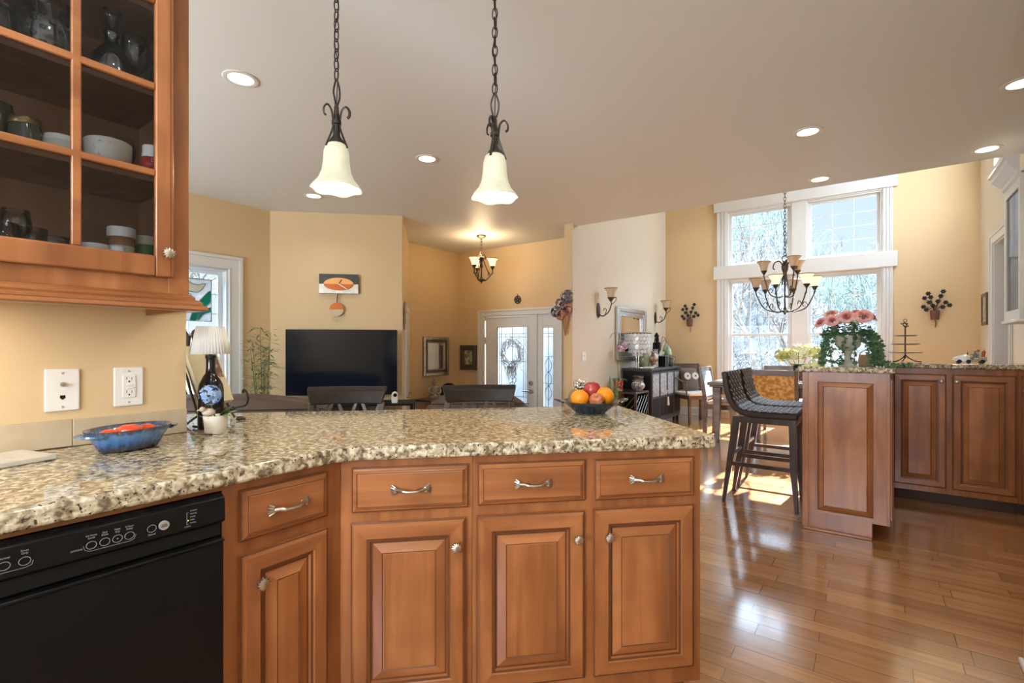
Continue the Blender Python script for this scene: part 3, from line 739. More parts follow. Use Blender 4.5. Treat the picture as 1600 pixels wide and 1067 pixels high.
# things in the wall cabinet ------------------------------------------------------
SH = {0: 1.396, 1: 1.6645, 2: 1.8955}
MT['cer'] = mat('speckled_stoneware', (.60, .56, .48), .4, noise=(90, (.34, .30, .25), .62, .72, (1, 1, 1)))
MT['lbl'] = mat('cream_label', (.72, .70, .60), .6); MT['redlbl'] = mat('red_label', (.42, .02, .025), .5)
MT['green_plastic'] = mat('green_bottle', (.07, .17, .04), .35); MT['amber'] = mat('amber_plastic', (.42, .17, .07), .3, trans=.3)
MT['darkglass'] = mat('dark_green_glass', (.05, .06, .035), .1, coat=.5)
CG = 'pantry and glassware in the glass front wall cabinet'
def inC(name, label, cat, x, y, sh): return T(name, label, cat, (x, y, SH[sh]))
o = inC('crystal_pitcher', 'hobnail cut glass pitcher with handle in the cabinet', 'pitcher', -1.67, .312, 2)
g = G().lathe([(.045, 0), (.060, .02), (.066, .06), (.062, .11), (.050, .14), (.054, .16)], 28, cap=False)
for k in range(12):
    for j in range(6): a = 2*PI*(k+.5*(j % 2))/12; g.ball((.064*math.cos(a), .064*math.sin(a), .02+.018*j), .006, sub=1)
g.obj('bowl', 'clear', o, solid=.003)
G().tube(bez([(0, -.060, .12), (0, -.095, .12), (0, -.10, .07), (0, -.066, .03)], 6), .006, 8).obj('handle', 'clear', o)
o = inC('glass_dome', 'smooth clear glass dish behind the cut glass pitcher', 'dish', -1.66, .215, 2)
G().lathe([(.001, .11), (.03, .105), (.055, .08), (.06, .02), (.061, 0)], 28, cap=False).obj('cover', 'clear', o, solid=.002); G().lathe([(.062, 0), (.062, .006)], 24).obj('base', 'clear', o); G().ball((0, 0, .12), .011).obj('knob', 'clear', o)
def goblet(x, y, sh, label, s_=1, cat='glass', group=None):
    z = SH[sh]
    g = G().lathe([(.032*s_, 0), (.030*s_, .004), (.006*s_, .008), (.004*s_, .06*s_), (.010*s_, .07*s_), (.030*s_, .09*s_), (.036*s_, .12*s_), (.031*s_, .165*s_)], 22, cap=False)
    return tag(g.obj('wine_glass', 'clear', None, (x, y, z), solid=.0015), label, cat, group)
g = G().lathe([(.040, 0), (.046, .03), (.040, .075), (.016, .11), (.013, .13), (.018, .14), (.013, .15), (.012, .18), (.020, .20)], 24, cap=False)
tag(g.obj('glass_decanter', 'clear', None, (-1.64, .437, SH[2]), solid=.002), 'bell shaped clear glass decanter with a narrow neck, upper shelf of the wall cabinet', 'decanter')
goblet(-1.66, .495, 2, 'stemmed glass beside the decanter on the upper cabinet shelf'); goblet(-1.73, .53, 2, 'small stemmed glass in the corner of the upper cabinet shelf', .9)
def jar(name, label, cat, x, y, sh, r, h, body, lid=None, band=None, lidr=1.0, z=None, taper=1):
    o = T(name, label, cat, (x, y, SH[sh] if z is None else z))
    G().lathe([(r*.96*taper, 0), (r, .006), (r, h*.72), (r*.94, h*.78), (r*.94, h*.80)], 22).obj('jar_body', body, o)
    if band: G().lathe([(r*1.012, h*.16), (r*1.012, h*.62)], 22, cap=False).obj('paper_label', band, o, solid=.001)
    if lid: G().lathe([(r*lidr, h*.80), (r*lidr*1.02, h*.82), (r*lidr*1.02, h*.97), (r*lidr*.97, h)], 22).obj('lid', lid, o)
    return o
jar('storage_jar', 'dark green glass jar with gold lid, middle shelf of the wall cabinet', 'jar', -1.65, .272, 1, .030, .085, 'darkglass', 'brass', None)
jar('label_jar', 'cream labelled round container on the middle cabinet shelf', 'jar', -1.64, .335, 1, .034, .075, 'white_plastic', None, 'lbl')
jar('dark_bottle', 'tall dark glass bottle with pale lettering on the middle cabinet shelf', 'bottle', -1.70, .225, 1, .036, .15, 'darkglass', None, None)
g = G().lathe([(.030, 0), (.042, .012), (.050, .04), (.051, .075), (.047, .078), (.046, .04), (.03, .012), (.001, .01)], 28)
tag(g.obj('stoneware_bowl', 'cer', None, (-1.635, .428, SH[1])), 'speckled cream stoneware bowl on the middle cabinet shelf', 'bowl')
o = jar('pill_bottle', 'white bottle with red label on the middle cabinet shelf', 'bottle', -1.60, .515, 1, .0235, .085, 'white_plastic', 'white_plastic', 'redlbl', .92)
text('lettering', 'DC', .014, 'lbl', o, (.0243, 0, .042), (RX, 0, PI/2))
goblet(-1.72, .487, 1, 'stemmed glass behind the red labelled bottle', .75)
g = G().lathe([(.02, 0), (.027, .02), (.029, .05), (.026, .085), (.028, .09)], 20, cap=False)
for (x, y, lab) in ((-1.68, .235, 'narrow waisted tumbler on the bottom cabinet shelf by the door stile'), (-1.70, .29, 'faceted tumbler, middle of the three on the bottom cabinet shelf'), (-1.62, .318, 'short straight tumbler next to the centre muntin, bottom cabinet shelf')):
    gg = G().lathe([(.022, 0), (.030, .02), (.031, .055), (.032, .072 if y > .3 else .10)], 20, cap=False)
    tag(gg.obj('tumbler', 'clear', None, (x, y, SH[0]), solid=.002), lab, 'glass', None)
goblet(-1.70, .262, 0, 'stemmed cocktail glass on the bottom cabinet shelf', .85)
jar('sugar_jar', 'white lidded sugar jar with dark pattern, bottom cabinet shelf', 'jar', -1.64, .400, 0, .030, .072, 'cer', 'white_plastic', None)
jar('medicine_bottle', 'small white medicine bottle with ribbed cap, bottom cabinet shelf', 'bottle', -1.62, .445, 0, .022, .070, 'white_plastic', 'white_plastic', None, .7)
jar('lidded_cup', 'orange tinted tub with pale lid behind the medicine bottle', 'jar', -1.69, .472, 0, .028, .135, 'amber', 'white_plastic', 'lbl', 1.15)
jar('green_bottle', 'green bottle with pale cap in the cabinet corner, bottom shelf', 'bottle', -1.71, .535, 0, .024, .125, 'green_plastic', 'lbl', None)
jar('small_tub', 'low clear tub with white lid, bottom cabinet shelf beside the stile', 'jar', -1.61, .505, 0, .021, .055, 'amber', 'white_plastic', 'lbl', 1.1)

# wall plates ----------------------------------------------------------------------
def plate(name, label, y0, y1, kind, x=-1.87, z0=1.017, z1=1.137):
    t = T(name, label, 'wall plate', (x, (y0+y1)/2, (z0+z1)/2), PI/2); w, h = (y1-y0)/2, (z1-z0)/2
    G().box((-w, -.006, -h), (w, 0, h)).obj('cover_plate', 'white_plastic', t, bevel=.004, bseg=3)
    for z in (-h*.8, h*.8): G().cyl((0, -.006, z), (0, -.0075, z), .0028, seg=10).obj('screw', 'chrome', t)
    if kind == 'coax':
        G().cyl((0, -.006, .016), (0, -.010, .016), .0065, seg=6).cyl((0, -.010, .016), (0, -.016, .016), .0045).obj('coax_jack', 'pewter', t)
        G().box((-.006, -.0065, -.024), (.006, -.0055, -.015)).box((-.003, -.0065, -.027), (.003, -.0055, -.024)).obj('phone_jack', 'black_matte', t)
    elif kind == 'gfci':
        G().box((-.0165, -.009, -.0335), (.0165, -.006, .0335)).box((-.007, -.011, -.008), (.007, -.009, -.001)).box((-.007, -.011, .001), (.007, -.009, .008)).obj('receptacle', 'white_plastic', t, bevel=.001)
        g = G()
        for z in (.0215, -.0195):
            g.box((-.0072, -.0093, z), (-.0058, -.0088, z+.008)).box((.0058, -.0093, z), (.0072, -.0088, z+.007)).cyl((0, -.0088, z-.0055), (0, -.0094, z-.0055), .0025, seg=10)
        g.box((.0125, -.0094, -.006), (.0138, -.0088, -.003)).obj('slot', 'black_matte', t)
    else:
        for sx in ((-.012, .012) if w > .045 else (0,)):
            G().box((sx-.005, -.0075, -.011), (sx+.005, -.006, .011)).box((sx-.004, -.014, -.002), (sx+.004, -.0075, .008)).obj('toggle', 'white_plastic', t, bevel=.001)
    return t
plate('wall_plate', 'white wall plate with coax and phone jacks above the backsplash', .346, .422, 'coax')
plate('wall_plate', 'white wall plate with a GFCI double outlet above the backsplash', .502, .577, 'gfci')
o = plate('switch_plate', 'narrow white switch plate on the entry wall between the sidelight casing and the pillar', -.035, .035, 'sw', 0, .63, .75)
o.location = (-3.46, 6.058, .69); o.rotation_euler = (0, 0, 0)
plate('switch_plate', 'white light switch plate on the pale wall beyond the pillar', 5.655, 5.765, 'sw', -3.0, 1.02, 1.14)

# things on the worktop ---------------------------------------------------------------
Z = .9135
tag(G().box((-.078, -.15, 0), (.078, .15, .014)).obj('marble_board', 'marble', None, (-1.715, .171, Z), rad(15), bevel=.003), 'white marble cutting board on the granite beside the oval dish', 'cutting board')
# oval baking dish
MT['dishblue'] = None
def glaze_mat():
    m = mat('drip_glaze', (.05, .15, .42), .12, coat=.6); n = m.node_tree.nodes; l = m.node_tree.links; b = n['Principled BSDF']
    tc = n.new('ShaderNodeTexCoord'); sp = n.new('ShaderNodeSeparateXYZ'); l.new(tc.outputs['Object'], sp.inputs[0])
    mp = n.new('ShaderNodeMapping'); mp.inputs['Scale'].default_value = (90, 90, 12); l.new(tc.outputs['Object'], mp.inputs[0])
    t = n.new('ShaderNodeTexNoise'); t.inputs['Scale'].default_value = 1; l.new(mp.outputs[0], t.inputs[0])
    ma = n.new('ShaderNodeMath'); ma.operation = 'MULTIPLY_ADD'; ma.inputs[1].default_value = .035; l.new(t.outputs[0], ma.inputs[0]); l.new(sp.outputs['Z'], ma.inputs[2])
    r = n.new('ShaderNodeValToRGB'); e = r.color_ramp.elements; l.new(ma.outputs[0], r.inputs[0])
    r.color_ramp.elements[0].position = .025; e[0].color = (.035, .03, .03, 1); e[1].position = .085; e[1].color = (.10, .035, .02, 1)
    for p, c in ((.036, (.03, .07, .16)), (.05, (.05, .16, .42)), (.066, (.10, .24, .48)), (.075, (.05, .10, .18))):
        q = e.new(p); q.color = (*c, 1)
    l.new(r.outputs[0], b.inputs['Base Color']); return m
MT['dishblue'] = glaze_mat()
t = T('oval_dish', 'blue and brown glazed oval stoneware dish holding tomatoes by the outlets', 'dish', (-1.695, .492, Z), rad(111)); t.scale = (.77, .90, .93)
g = G().lathe([(.085, 0), (.098, .004), (.118, .035), (.142, .062), (.144, .066), (.138, .064), (.112, .035), (.092, .010), (.001, .008)], 48, sx=1.0, sy=.62)
g.obj('dish_body', 'dishblue', t)
for s_ in (-1, 1):
    g = G().ring_loft([[(s_*(.128+.0*k)+s_*rr*math.cos(a), .048*math.sin(a)*(1 if rr > .02 else .8), .052+z) for a in [rad(-90+180*k/14) for k in range(15)]] for rr, z in ((.02, .004), (.042, .006), (.044, .001), (.020, -.006))])
    g.obj('handle', 'dishblue', t)
MT['tomato'] = mat('red_tomato', (.75, .075, .03), .18, coat=.4, noise=(10, (.80, .16, .05), .5, .8, (1, 1, 1)))
for k, (x, y, s_) in enumerate(((.0, .0, 1.0), (-.052, .006, .72), (.052, .004, .72))):
    t2 = T('tomato', ['large red tomato in the middle of the oval dish', 'red tomato nearest the outlet end of the oval dish', 'red tomato at the handle end of the oval dish', 'small red tomato against the front wall of the oval dish'][k], 'tomato', (-1.695 - math.sin(rad(111))*y + math.cos(rad(111))*x, .492 + math.sin(rad(111))*x + math.cos(rad(111))*y, Z+.008+(.006 if k == 0 else 0)), 0)
    g = G(); g.lathe([(.004, .002), (.02, .002), (.034, .014), (.037, .027), (.032, .044), (.016, .052), (.004, .049)], 24, sx=s_, sy=s_, wave=None); g.obj('fruit', 'tomato', t2)
    g = G()
    for j in range(5): g.leaf((0, 0, .050), (math.cos(j*1.256), math.sin(j*1.256), .1), .014, .005, .2)
    g.obj('calyx', 'leaf', t2)

# fruit bowl
t = T('fruit_bowl', 'dark slate blue shallow fruit bowl with lug handles near the peninsula end', 'bowl', (-.991, 1.948, Z), rad(36))
MT['slate'] = mat('slate_glaze', (.025, .038, .055), .16, coat=.6)
G().lathe([(.062, 0), (.066, .003), (.100, .030), (.126, .048), (.129, .052), (.124, .050), (.095, .030), (.060, .008), (.001, .006)], 48).obj('bowl_body', 'slate', t)
for s_ in (-1, 1):
    G().tube(bez([(s_*.122, -.035, .047), (s_*.150, -.022, .056), (s_*.156, 0, .058), (s_*.150, .022, .056), (s_*.122, .035, .047)], 6), .0055, 8, flat=(.7, 1.5)).obj('handle', 'slate', t)
MT['orange'] = mat('orange_peel', (.85, .27, .008), .35, bump=(220, .12)); MT['apple'] = mat('red_apple', (.33, .022, .03), .2, coat=.4, noise=(14, (.55, .14, .07), .55, .8, (1, 1, .4)))
MT['apple2'] = mat('mottled_apple', (.48, .13, .07), .25, coat=.3, noise=(30, (.62, .34, .14), .45, .75, (1, 1, .3))); MT['kiwi'] = mat('brown_pear_skin', (.20, .13, .06), .5)
FR = math.cos(rad(36)), math.sin(rad(36))
def inB(dx, dy, z): return (-.991 + dx*FR[0] - dy*FR[1], 1.948 + dx*FR[1] + dy*FR[0], Z+z)
for nm, lab, dx, dy, z, r in (('orange', 'round orange on the lamp side of the fruit bowl', -.050, -.032, .026, .040), ('orange', 'larger orange on the outer side of the fruit bowl', .060, -.002, .030, .043)):
    o = T(nm, lab, 'orange', inB(dx, dy, z)); G().ball((0, 0, r*.95), r, (1, 1, .95), 3).obj('fruit', 'orange', o); G().cyl((0, 0, r*1.88), (0, 0, r*1.92), .003, seg=6).obj('stem_scar', 'leaf', o)
def apple(lab, dx, dy, z, r, m, tilt=(0, 0, 0)):
    o = T('apple', lab, 'apple', inB(dx, dy, z)); o.rotation_euler = tilt
    G().lathe([(.002, .15*r), (.3*r, .05*r), (.62*r, .16*r), (.95*r, .75*r), (.98*r, 1.15*r), (.75*r, 1.65*r), (.38*r, 1.80*r), (.12*r, 1.68*r), (.02*r, 1.5*r)], 28).obj('fruit', m, o)
    G().tube([(0, 0, 1.5*r), (.003, 0, 1.72*r), (.009, 0, 1.95*r)], .0016, 6).obj('stem', 'stem', o)
apple('deep red apple on top of the fruit pile', .010, .016, .060, .039, 'apple'); apple('small mottled apple at the front of the fruit bowl', .020, -.048, .036, .031, 'apple2', (rad(38), 0, rad(20)))
o = T('pear', 'brown green pear standing at the back of the fruit bowl', 'pear', inB(-.066, .035, .024)); G().lathe([(.01, 0), (.028, .012), (.031, .03), (.024, .052), (.015, .068), (.006, .073)], 24).obj('fruit', 'kiwi', o); G().cyl((0, 0, .07), (.003, 0, .083), .0015, seg=6).obj('stem', 'stem', o)
o = T('metal_flower', 'dull metal flower ornament leaning over the fruit', 'ornament', inB(-.030, .038, .085))
g = G()
for k in range(7):
    a = k*2*PI/7
    g.ball((.022*math.cos(a)-.012, .0, .034+.014*math.sin(a)), .014, (1, .28, .8), 2)
g.ball((-.012, -.004, .034), .008); g.leaf((0, 0, .03), (.5, .1, .8), .045, .02, -.1)
g.obj('blossom', MT.setdefault('pewdark', mat('aged_silver', (.30, .27, .24), .25, metal=.9, noise=(40, (.55, .48, .40), .4, .7, (1, 1, 1)))), o)
G().tube([(0, 0, -.03), (-.004, 0, 0), (-.010, 0, .026)], .003, 6).obj('stem', 'iron', o)

# bottle lamp
t = T('bottle_lamp', 'wine bottle table lamp with pleated white shade at the wall end', 'lamp', (-1.868, .776, Z))
G().lathe([(.036, 0), (.0395, .004), (.040, .02), (.040, .135), (.037, .155), (.026, .180), (.0165, .195), (.0145, .215), (.0145, .245), (.0165, .247), (.0165, .256), (.014, .258)], 36).obj('bottle', MT.setdefault('bottle', mat('bottle_glass', (.010, .007, .006), .08, spec=.4, coat=.2)), t)
G().cyl((0, 0, .256), (0, 0, .30), .006).obj('lamp_neck', 'iron', t)
G().lathe([(.062, .262), (.0425, .358)], 240, wave=(40, .03, 0), cap=False).obj('lamp_shade', MT.setdefault('shade_w', mat('pleated_shade', (.86, .86, .84), .8, sss=.1)), t, solid=.0012)
G().ball((.0300, -.0265, .128), .011, (.5, .5, .8), 2).obj('painted_flower', MT.setdefault('ltblue', mat('pale_blue_paint', (.55, .65, .80), .5)), t)
# hydrangea in white pot with bird
t = T('potted_hydrangea', 'small white pot with blue hydrangea bloom in front of the bottle lamp', 'potted plant', (-1.762, .747, Z))
G().lathe([(.028, 0), (.031, .004), (.036, .055), (.037, .06), (.033, .059), (.030, .045), (.001, .044)], 30).obj('pot', MT.setdefault('potw', mat('cream_pot', (.78, .74, .66), .3)), t)
g = G()
for k in range(26):
    a = random.uniform(0, 6.28); r = random.uniform(.0, .034); g.leaf((r*math.cos(a), r*math.sin(a), .05), (math.cos(a), math.sin(a), 1.1), random.uniform(.015, .03), .006, .4)
g.obj('filler_grass', MT.setdefault('palegrass', mat('pale_foliage', (.50, .54, .38), .7)), t)
g = G()
for (d, L, W_) in (((.5, .35, .9), .075, .045), ((.2, .7, .6), .07, .04), ((.7, .1, .4), .06, .035)): g.leaf((.005, .012, .05), d, L, W_, .35)
g.obj('leaves', MT.setdefault('hleaf', mat('sage_leaf', (.16, .24, .09), .5, noise=(50, (.32, .36, .2), .45, .7, (1, 1, 1)))), t)
g = G(); c = Vector((.004, -.018, .128))
for k in range(46):
    d = Vector((random.gauss(0, 1), random.gauss(0, 1), random.gauss(0, 1))).normalized(); q = c + d*.030
    u = d.orthogonal().normalized(); w = d.cross(u)
    for j in range(4):
        a = j*PI/2 + k; e = u*math.cos(a) + w*math.sin(a); g.leaf(q, e + d*.25, .0105, .010, 0, d)
g.obj('bloom', MT.setdefault('hyd', mat('hydrangea_blue', (.20, .34, .62), .6, noise=(60, (.42, .55, .78), .4, .7, (1, 1, 1)))), t)
G().tube(bez([(0, 0, .05), (.004, -.012, .08), (.004, -.018, .11)], 5), .002, 6).obj('stem', 'stem', t)
o = T('bird_figurine', 'little cream and brown bird figurine perched at the pot edge', 'figurine', (-1.752, .722, Z))
g = G().ball((0, 0, .073), .014, (1, 1.5, .95)).ball((.002, -.02, .084), .009).cyl((.002, -.028, .083), (.002, -.038, .081), .003, .0005, 8); g.obj('body', MT.setdefault('bird', mat('bird_paint', (.62, .52, .42), .5, noise=(60, (.18, .10, .07), .5, .7, (1, 1, 1)))), o)
G().leaf((0, .012, .078), (0, 1, .2), .03, .012, 0).obj('tail', 'dark_wood', o)
G().cyl((0, 0, 0), (0, 0, .062), .002, seg=6).cyl((0, 0, 0), (0, 0, .003), .014).obj('stand', 'iron', o)

# wrought iron cookbook easel with an open cookbook
t = T('cookbook_easel', 'black wrought iron scroll easel behind the bottle lamp', 'easel', (-2.02, .825, Z), rad(118))
g = G(); r = .0045
for s_ in (-1, 1):
    g.tube(bez([(s_*.075, .02, .005), (s_*.085, -.02, .03), (s_*.085, -.06, .05), (s_*.088, -.095, .06), (s_*.09, -.105, .085), (s_*.09, -.098, .11), (s_*.09, -.085, .118), (s_*.09, -.082, .105)], 6), r, 8)
    g.tube(bez([(s_*.08, -.055, .012), (s_*.08, -.03, .05), (s_*.06, .03, .18), (s_*.03, .06, .27), (s_*.012, .07, .33), (s_*.03, .075, .35), (s_*.04, .07, .335)], 6), r, 8)
    g.tube(bez([(s_*.08, -.06, .006), (s_*.10, -.08, .004), (s_*.12, -.06, .006), (s_*.11, -.04, .006)], 5), r, 8)
g.tube([(-.086, -.045, .05), (.086, -.045, .05)], r, 8).tube([(-.055, .035, .18), (.055, .035, .18)], r, 8).tube(bez([(0, .07, .33), (0, .10, .15), (0, .12, .004)], 5), r, 8)
g.obj('frame', 'iron', t)
o = T('cookbook', 'open cream cookbook with a brown cover photo leaning on the easel', 'book', (-2.02, .825, Z+.056), rad(118))
rt = (rad(-22), 0, 0)
G().box((-.082, -.045, 0), (.082, -.041, .23)).obj('cover', MT.setdefault('bkcov', mat('book_cover', (.38, .22, .12), .5, noise=(9, (.75, .66, .5), .45, .55, (1, 1, 1)))), o, rot=rt)
G().box((-.078, -.062, .004), (-.003, -.046, .226)).box((.003, -.058, .004), (.078, -.046, .226)).obj('pages', MT.setdefault('page', mat('book_pages', (.74, .66, .46), .8)), o, rot=rt)
G().box((.012, -.0590, .10), (.070, -.0584, .20)).obj('printed_photo', MT.setdefault('photo', mat('printed_photo', (.16, .09, .06), .5, noise=(30, (.55, .45, .35), .45, .65, (1, 1, 1)))), o, rot=rt)

# ================================================================== BAR TOP THINGS
BZ = 1.0735
t = T('rose_urn', 'grey stone urn planted with trailing ivy and pink roses on the bar end', 'planter', (-.118, 3.93, BZ))
MT['stone'] = mat('weathered_stone', (.42, .40, .34), .85, noise=(18, (.60, .57, .50), .4, .7, (1, 1, 1)), bump=(40, .3))
g = G().box((-.05, -.05, 0), (.05, .05, .018))
g.lathe([(.046, .018), (.040, .026), (.028, .034), (.020, .055), (.019, .075), (.027, .090), (.024, .096), (.040, .108), (.060, .130), (.068, .155), (.066, .170), (.072, .180), (.080, .196), (.080, .202), (.070, .200), (.06, .17), (.001, .16)], 40)
for k in range(14):
    a = 2*PI*k/14; g.tube([(.040*math.cos(a), .040*math.sin(a), .110), (.064*math.cos(a), .064*math.sin(a), .135), (.071*math.cos(a), .071*math.sin(a), .160)], .0035, 6)
g.obj('urn', 'stone', t)
def ivy_leaf(g, p, d, s_, up):
    """five lobed leaf"""
    d = Vector(d).normalized(); u = Vector(up); side = d.cross(u)
    if side.length < .01: side = Vector((1, 0, 0))
    side.normalize(); n = side.cross(d)
    P_ = [(0, 0), (.35, -.15), (.55, .25), (.28, .38), (.32, .75), (0, 1.05), (-.32, .75), (-.28, .38), (-.55, .25), (-.35, -.15)]
    c = g.bm.verts.new(Vector(p) + d*s_*.35 + n*s_*.10); vv = [g.bm.verts.new(Vector(p) + side*x*s_ + d*y*s_) for x, y in P_]
    for i in range(len(vv)): g.bm.faces.new((c, vv[i], vv[(i+1) % len(vv)]))
random.seed(11)
g = G(); st = G()
for k in range(330):
    a = random.uniform(0, 2*PI); r = .14*math.sqrt(random.random()); z = .20 + .105*(1-(r/.15)**2)*random.uniform(.35, 1.0)
    p = (r*1.05*math.cos(a), r*.8*math.sin(a), z)
    ivy_leaf(g, p, (math.cos(a)+random.gauss(0, .4), math.sin(a)+random.gauss(0, .4), random.uniform(-.5, .7)), random.uniform(.014, .024), (random.gauss(0, .5), random.gauss(0, .5), 1))
strands = []
for k in range(17):
    a = [2.9, 3.4, 3.9, 2.5, 3.1, 5.9, 6.1, .1, .4, 5.6, 6.3, .2, 4.6, 5.0, 4.2, .0, 5.8][k]; L = random.uniform(.18, .27) if k < 16 else .30
    ca, sa = math.cos(a), math.sin(a)*.7
    out = random.uniform(.13, .19)
    pts = bez([(.05*ca, .05*sa, .20), (out*.75*ca, out*.75*sa, .215), (out*ca, out*sa, .20-L*.35), (out*1.02*ca+random.uniform(-.02, .02), out*sa, max(.012, .21-L))], 8)
    strands.append(pts)
strands.append(bez([(.06, -.02, .20), (.13, -.03, .12), (.15, -.05, .05), (.19, -.06, .012), (.26, -.07, .012)], 8))
strands.append(bez([(.06, 0, .20), (.15, .02, .10), (.20, .0, .03), (.25, -.02, .012), (.31, -.03, .014)], 8))
for pts in strands:
    st.tube(pts, .0016, 5)
    for q in pts[3:]:
        for j in range(2):
            ivy_leaf(g, q + Vector((random.gauss(0, .006), random.gauss(0, .006), random.gauss(0, .006)+.003)), (random.gauss(0, 1), random.gauss(0, 1), random.gauss(-.3, .5)), random.uniform(.013, .026), (random.gauss(0, .4), -1, .6))
g.obj('ivy_leaves', 'ivy', t, smooth=False); st.obj('vines', 'stem', t)
MT['rose'] = mat('pink_petal', (.70, .24, .23), .7, noise=(25, (.82, .48, .42), .42, .66, (1, 1, 1)), sss=.1); MT['rose2'] = mat('pale_pink_petal', (.74, .33, .31), .7, noise=(25, (.86, .56, .50), .42, .66, (1, 1, 1))); MT['cream_flower'] = mat('cream_blossom', (.70, .62, .42), .7)
def rose(par, c, R, tilt):
    g = G(); rt = Euler(tilt).to_matrix()
    for lay, (n, rr, h, op) in enumerate(((3, .14, .46, .0), (4, .28, .46, .05), (4, .42, .43, .12), (5, .58, .38, .25), (6, .74, .30, .45), (6, .88, .26, .5), (7, 1.0, .20, .7))):
        g.m(1 if lay >= 4 else 0)
        for k in range(n):
            a0 = 2*PI*k/n + lay*.5; wd = 2*PI/n*1.35; grid = []
            for i in range(4):
                v = i/3; row = []
                for j in range(6):
                    a = a0 + wd*(j/5-.5); r = R*(rr*.45 + rr*.55*v*(1+.10*op*v)); z = R*(-.25 + (h+.35)*math.sin(v*PI*.5) - op*.28*v*v + .05*math.sin(5*a))
                    row.append(g.bm.verts.new(Vector(c) + rt @ Vector((r*math.cos(a), r*math.sin(a), z))))
                grid.append(row)
            for i in range(3):
                for j in range(5): g.bm.faces.new((grid[i][j], grid[i][j+1], grid[i+1][j+1], grid[i+1][j])).material_index = g.mi
    return g.obj('rose', ['rose', 'rose2'], par)
for c, R, tl in (((-.005, -.045, .322), .047, (rad(56), 0, 0)), ((.085, -.03, .322), .050, (rad(58), rad(12), 0)), ((-.085, -.050, .298), .041, (rad(62), rad(-8), 0)), ((-.150, -.01, .290), .040, (rad(40), rad(-45), 0)),
                 ((-.095, .03, .348), .042, (rad(30), rad(-15), 0)), ((.045, .04, .345), .045, (rad(5), rad(5), 0)), ((.12, .03, .322), .042, (rad(10), rad(40), 0))): rose(t, c, R, tl)
g = G()
for k in range(150):
    a = random.uniform(0, 6.28); r = .12*math.sqrt(random.random()); g.ball((r*math.cos(a)-.02, r*.6*math.sin(a), .275+random.uniform(0, .065)), random.uniform(.004, .008), sub=1)
g.obj('filler_blossom', 'cream_flower', t)
t2 = T('basket', 'small round wicker basket tucked behind the rose urn', 'basket', (-.015, 4.10, BZ))
g = G()
for k in range(8): g.tube([(.045*(1+.08*math.sin(k*.6))*math.cos(a), .045*(1+.08*math.sin(k*.6))*math.sin(a), .005+.009*k) for a in [2*PI*i/20 for i in range(20)]], .005, 6, closed=True)
g.lathe([(.001, 0), (.042, 0), (.044, .004)], 20)
g.obj('woven_body', MT.setdefault('wicker', mat('wicker', (.42, .28, .15), .7)), t2)
G().tube(arc((0, 0, .06), .045, 0, 180, 14), .003, 6).obj('handle', 'wicker', t2)

t = T('tiered_stand', 'three tier twisted iron serving stand with grape finial on the back bar', 'serving stand', (.236, 5.22, BZ))
g = G().tube([(0, 0, .03), (0, 0, .30)], .005, 8)
for k in range(3):
    a = rad(-140 + 120*k); ca, sa = math.cos(a), math.sin(a)
    g.tube(bez([(0, 0, .06), (.025*ca, .025*sa, .035), (.065*ca, .065*sa, .012), (.10*ca, .10*sa, .006), (.108*ca, .108*sa, .010)], 5), .0045, 6)
g.obj('frame', 'iron', t)
MT['blueiron'] = mat('hammered_metal', (.16, .17, .19), .3, metal=.9, bump=(40, .4))
for z, r in ((.075, .115), (.145, .098), (.215, .078)):
    gg = G(); gg.lathe([(.004, 0), (r*.85, 0), (r, .006), (r*.99, .0085), (r*.84, .003), (.004, .003)], 30, wave=None)
    gg.obj('tray', 'blueiron', t, (0, 0, z))
g = G().tube([(.011*math.cos(a), 0, .345+.014*math.sin(a)) for a in [2*PI*i/16 for i in range(16)]], .0026, 6, closed=True)
for k in range(22): g.ball((random.gauss(0, .010), random.gauss(0, .006), .312+random.uniform(-.022, .016)), .0062, sub=1)
g.obj('grape_finial', MT.setdefault('grape', mat('grape_metal', (.10, .08, .07), .4, metal=.7)), t)

# golf cart figurine: local x = length (front at -x)
t = T('golf_cart_figurine', 'white golf cart figurine with two little riders on the back bar', 'figurine', (.626, 5.20, BZ))
MT['cartw'] = mat('glazed_white', (.62, .64, .60), .25, coat=.3); MT['cartg'] = mat('olive_paint', (.30, .31, .22), .5)
MT['skin'] = mat('painted_skin', (.55, .30, .20), .5); MT['bluecloth'] = mat('painted_shirt', (.16, .22, .26), .6); MT['redhair'] = mat('painted_red_hair', (.32, .09, .04), .6); MT['tan'] = mat('painted_tan', (.55, .45, .30), .6)
rings = []
for x, hw, z0, z1 in ((-.098, .018, .020, .030), (-.090, .036, .014, .044), (-.06, .045, .012, .060), (-.02, .047, .012, .068), (-.005, .047, .012, .062), (0, .047, .012, .030)):
    rings.append([(x, -hw, z0), (x, hw, z0), (x, hw, z1*.8), (x, hw*.7, z1), (x, -hw*.7, z1), (x, -hw, z1*.8)])
G().ring_loft(rings).obj('bonnet', 'cartw', t, bevel=.003)
G().box((0, -.045, .014), (.095, .045, .028)).box((.062, -.043, .028), (.095, .043, .048)).obj('rear_deck', 'cartg', t, bevel=.003)
G().box((.018, -.040, .028), (.052, .040, .042)).box((.052, -.040, .028), (.062, .040, .085)).obj('seat', 'tan', t, bevel=.005)
for x in (-.062, -.010, .070):
    for y in (-.046, .046):
        if x == -.010 and y > 0: continue
        G().cyl((x, y-.007, .0145), (x, y+.007, .0145), .0145, seg=18).obj('wheel', 'black_matte', t, bevel=.003)
G().tube(arc((-.012, -.018, .074), .011, 0, 360, 14, 'yz'), .002, 6).cyl((-.022, -.018, .06), (-.012, -.018, .074), .0018).obj('steering_wheel', 'black_matte', t)
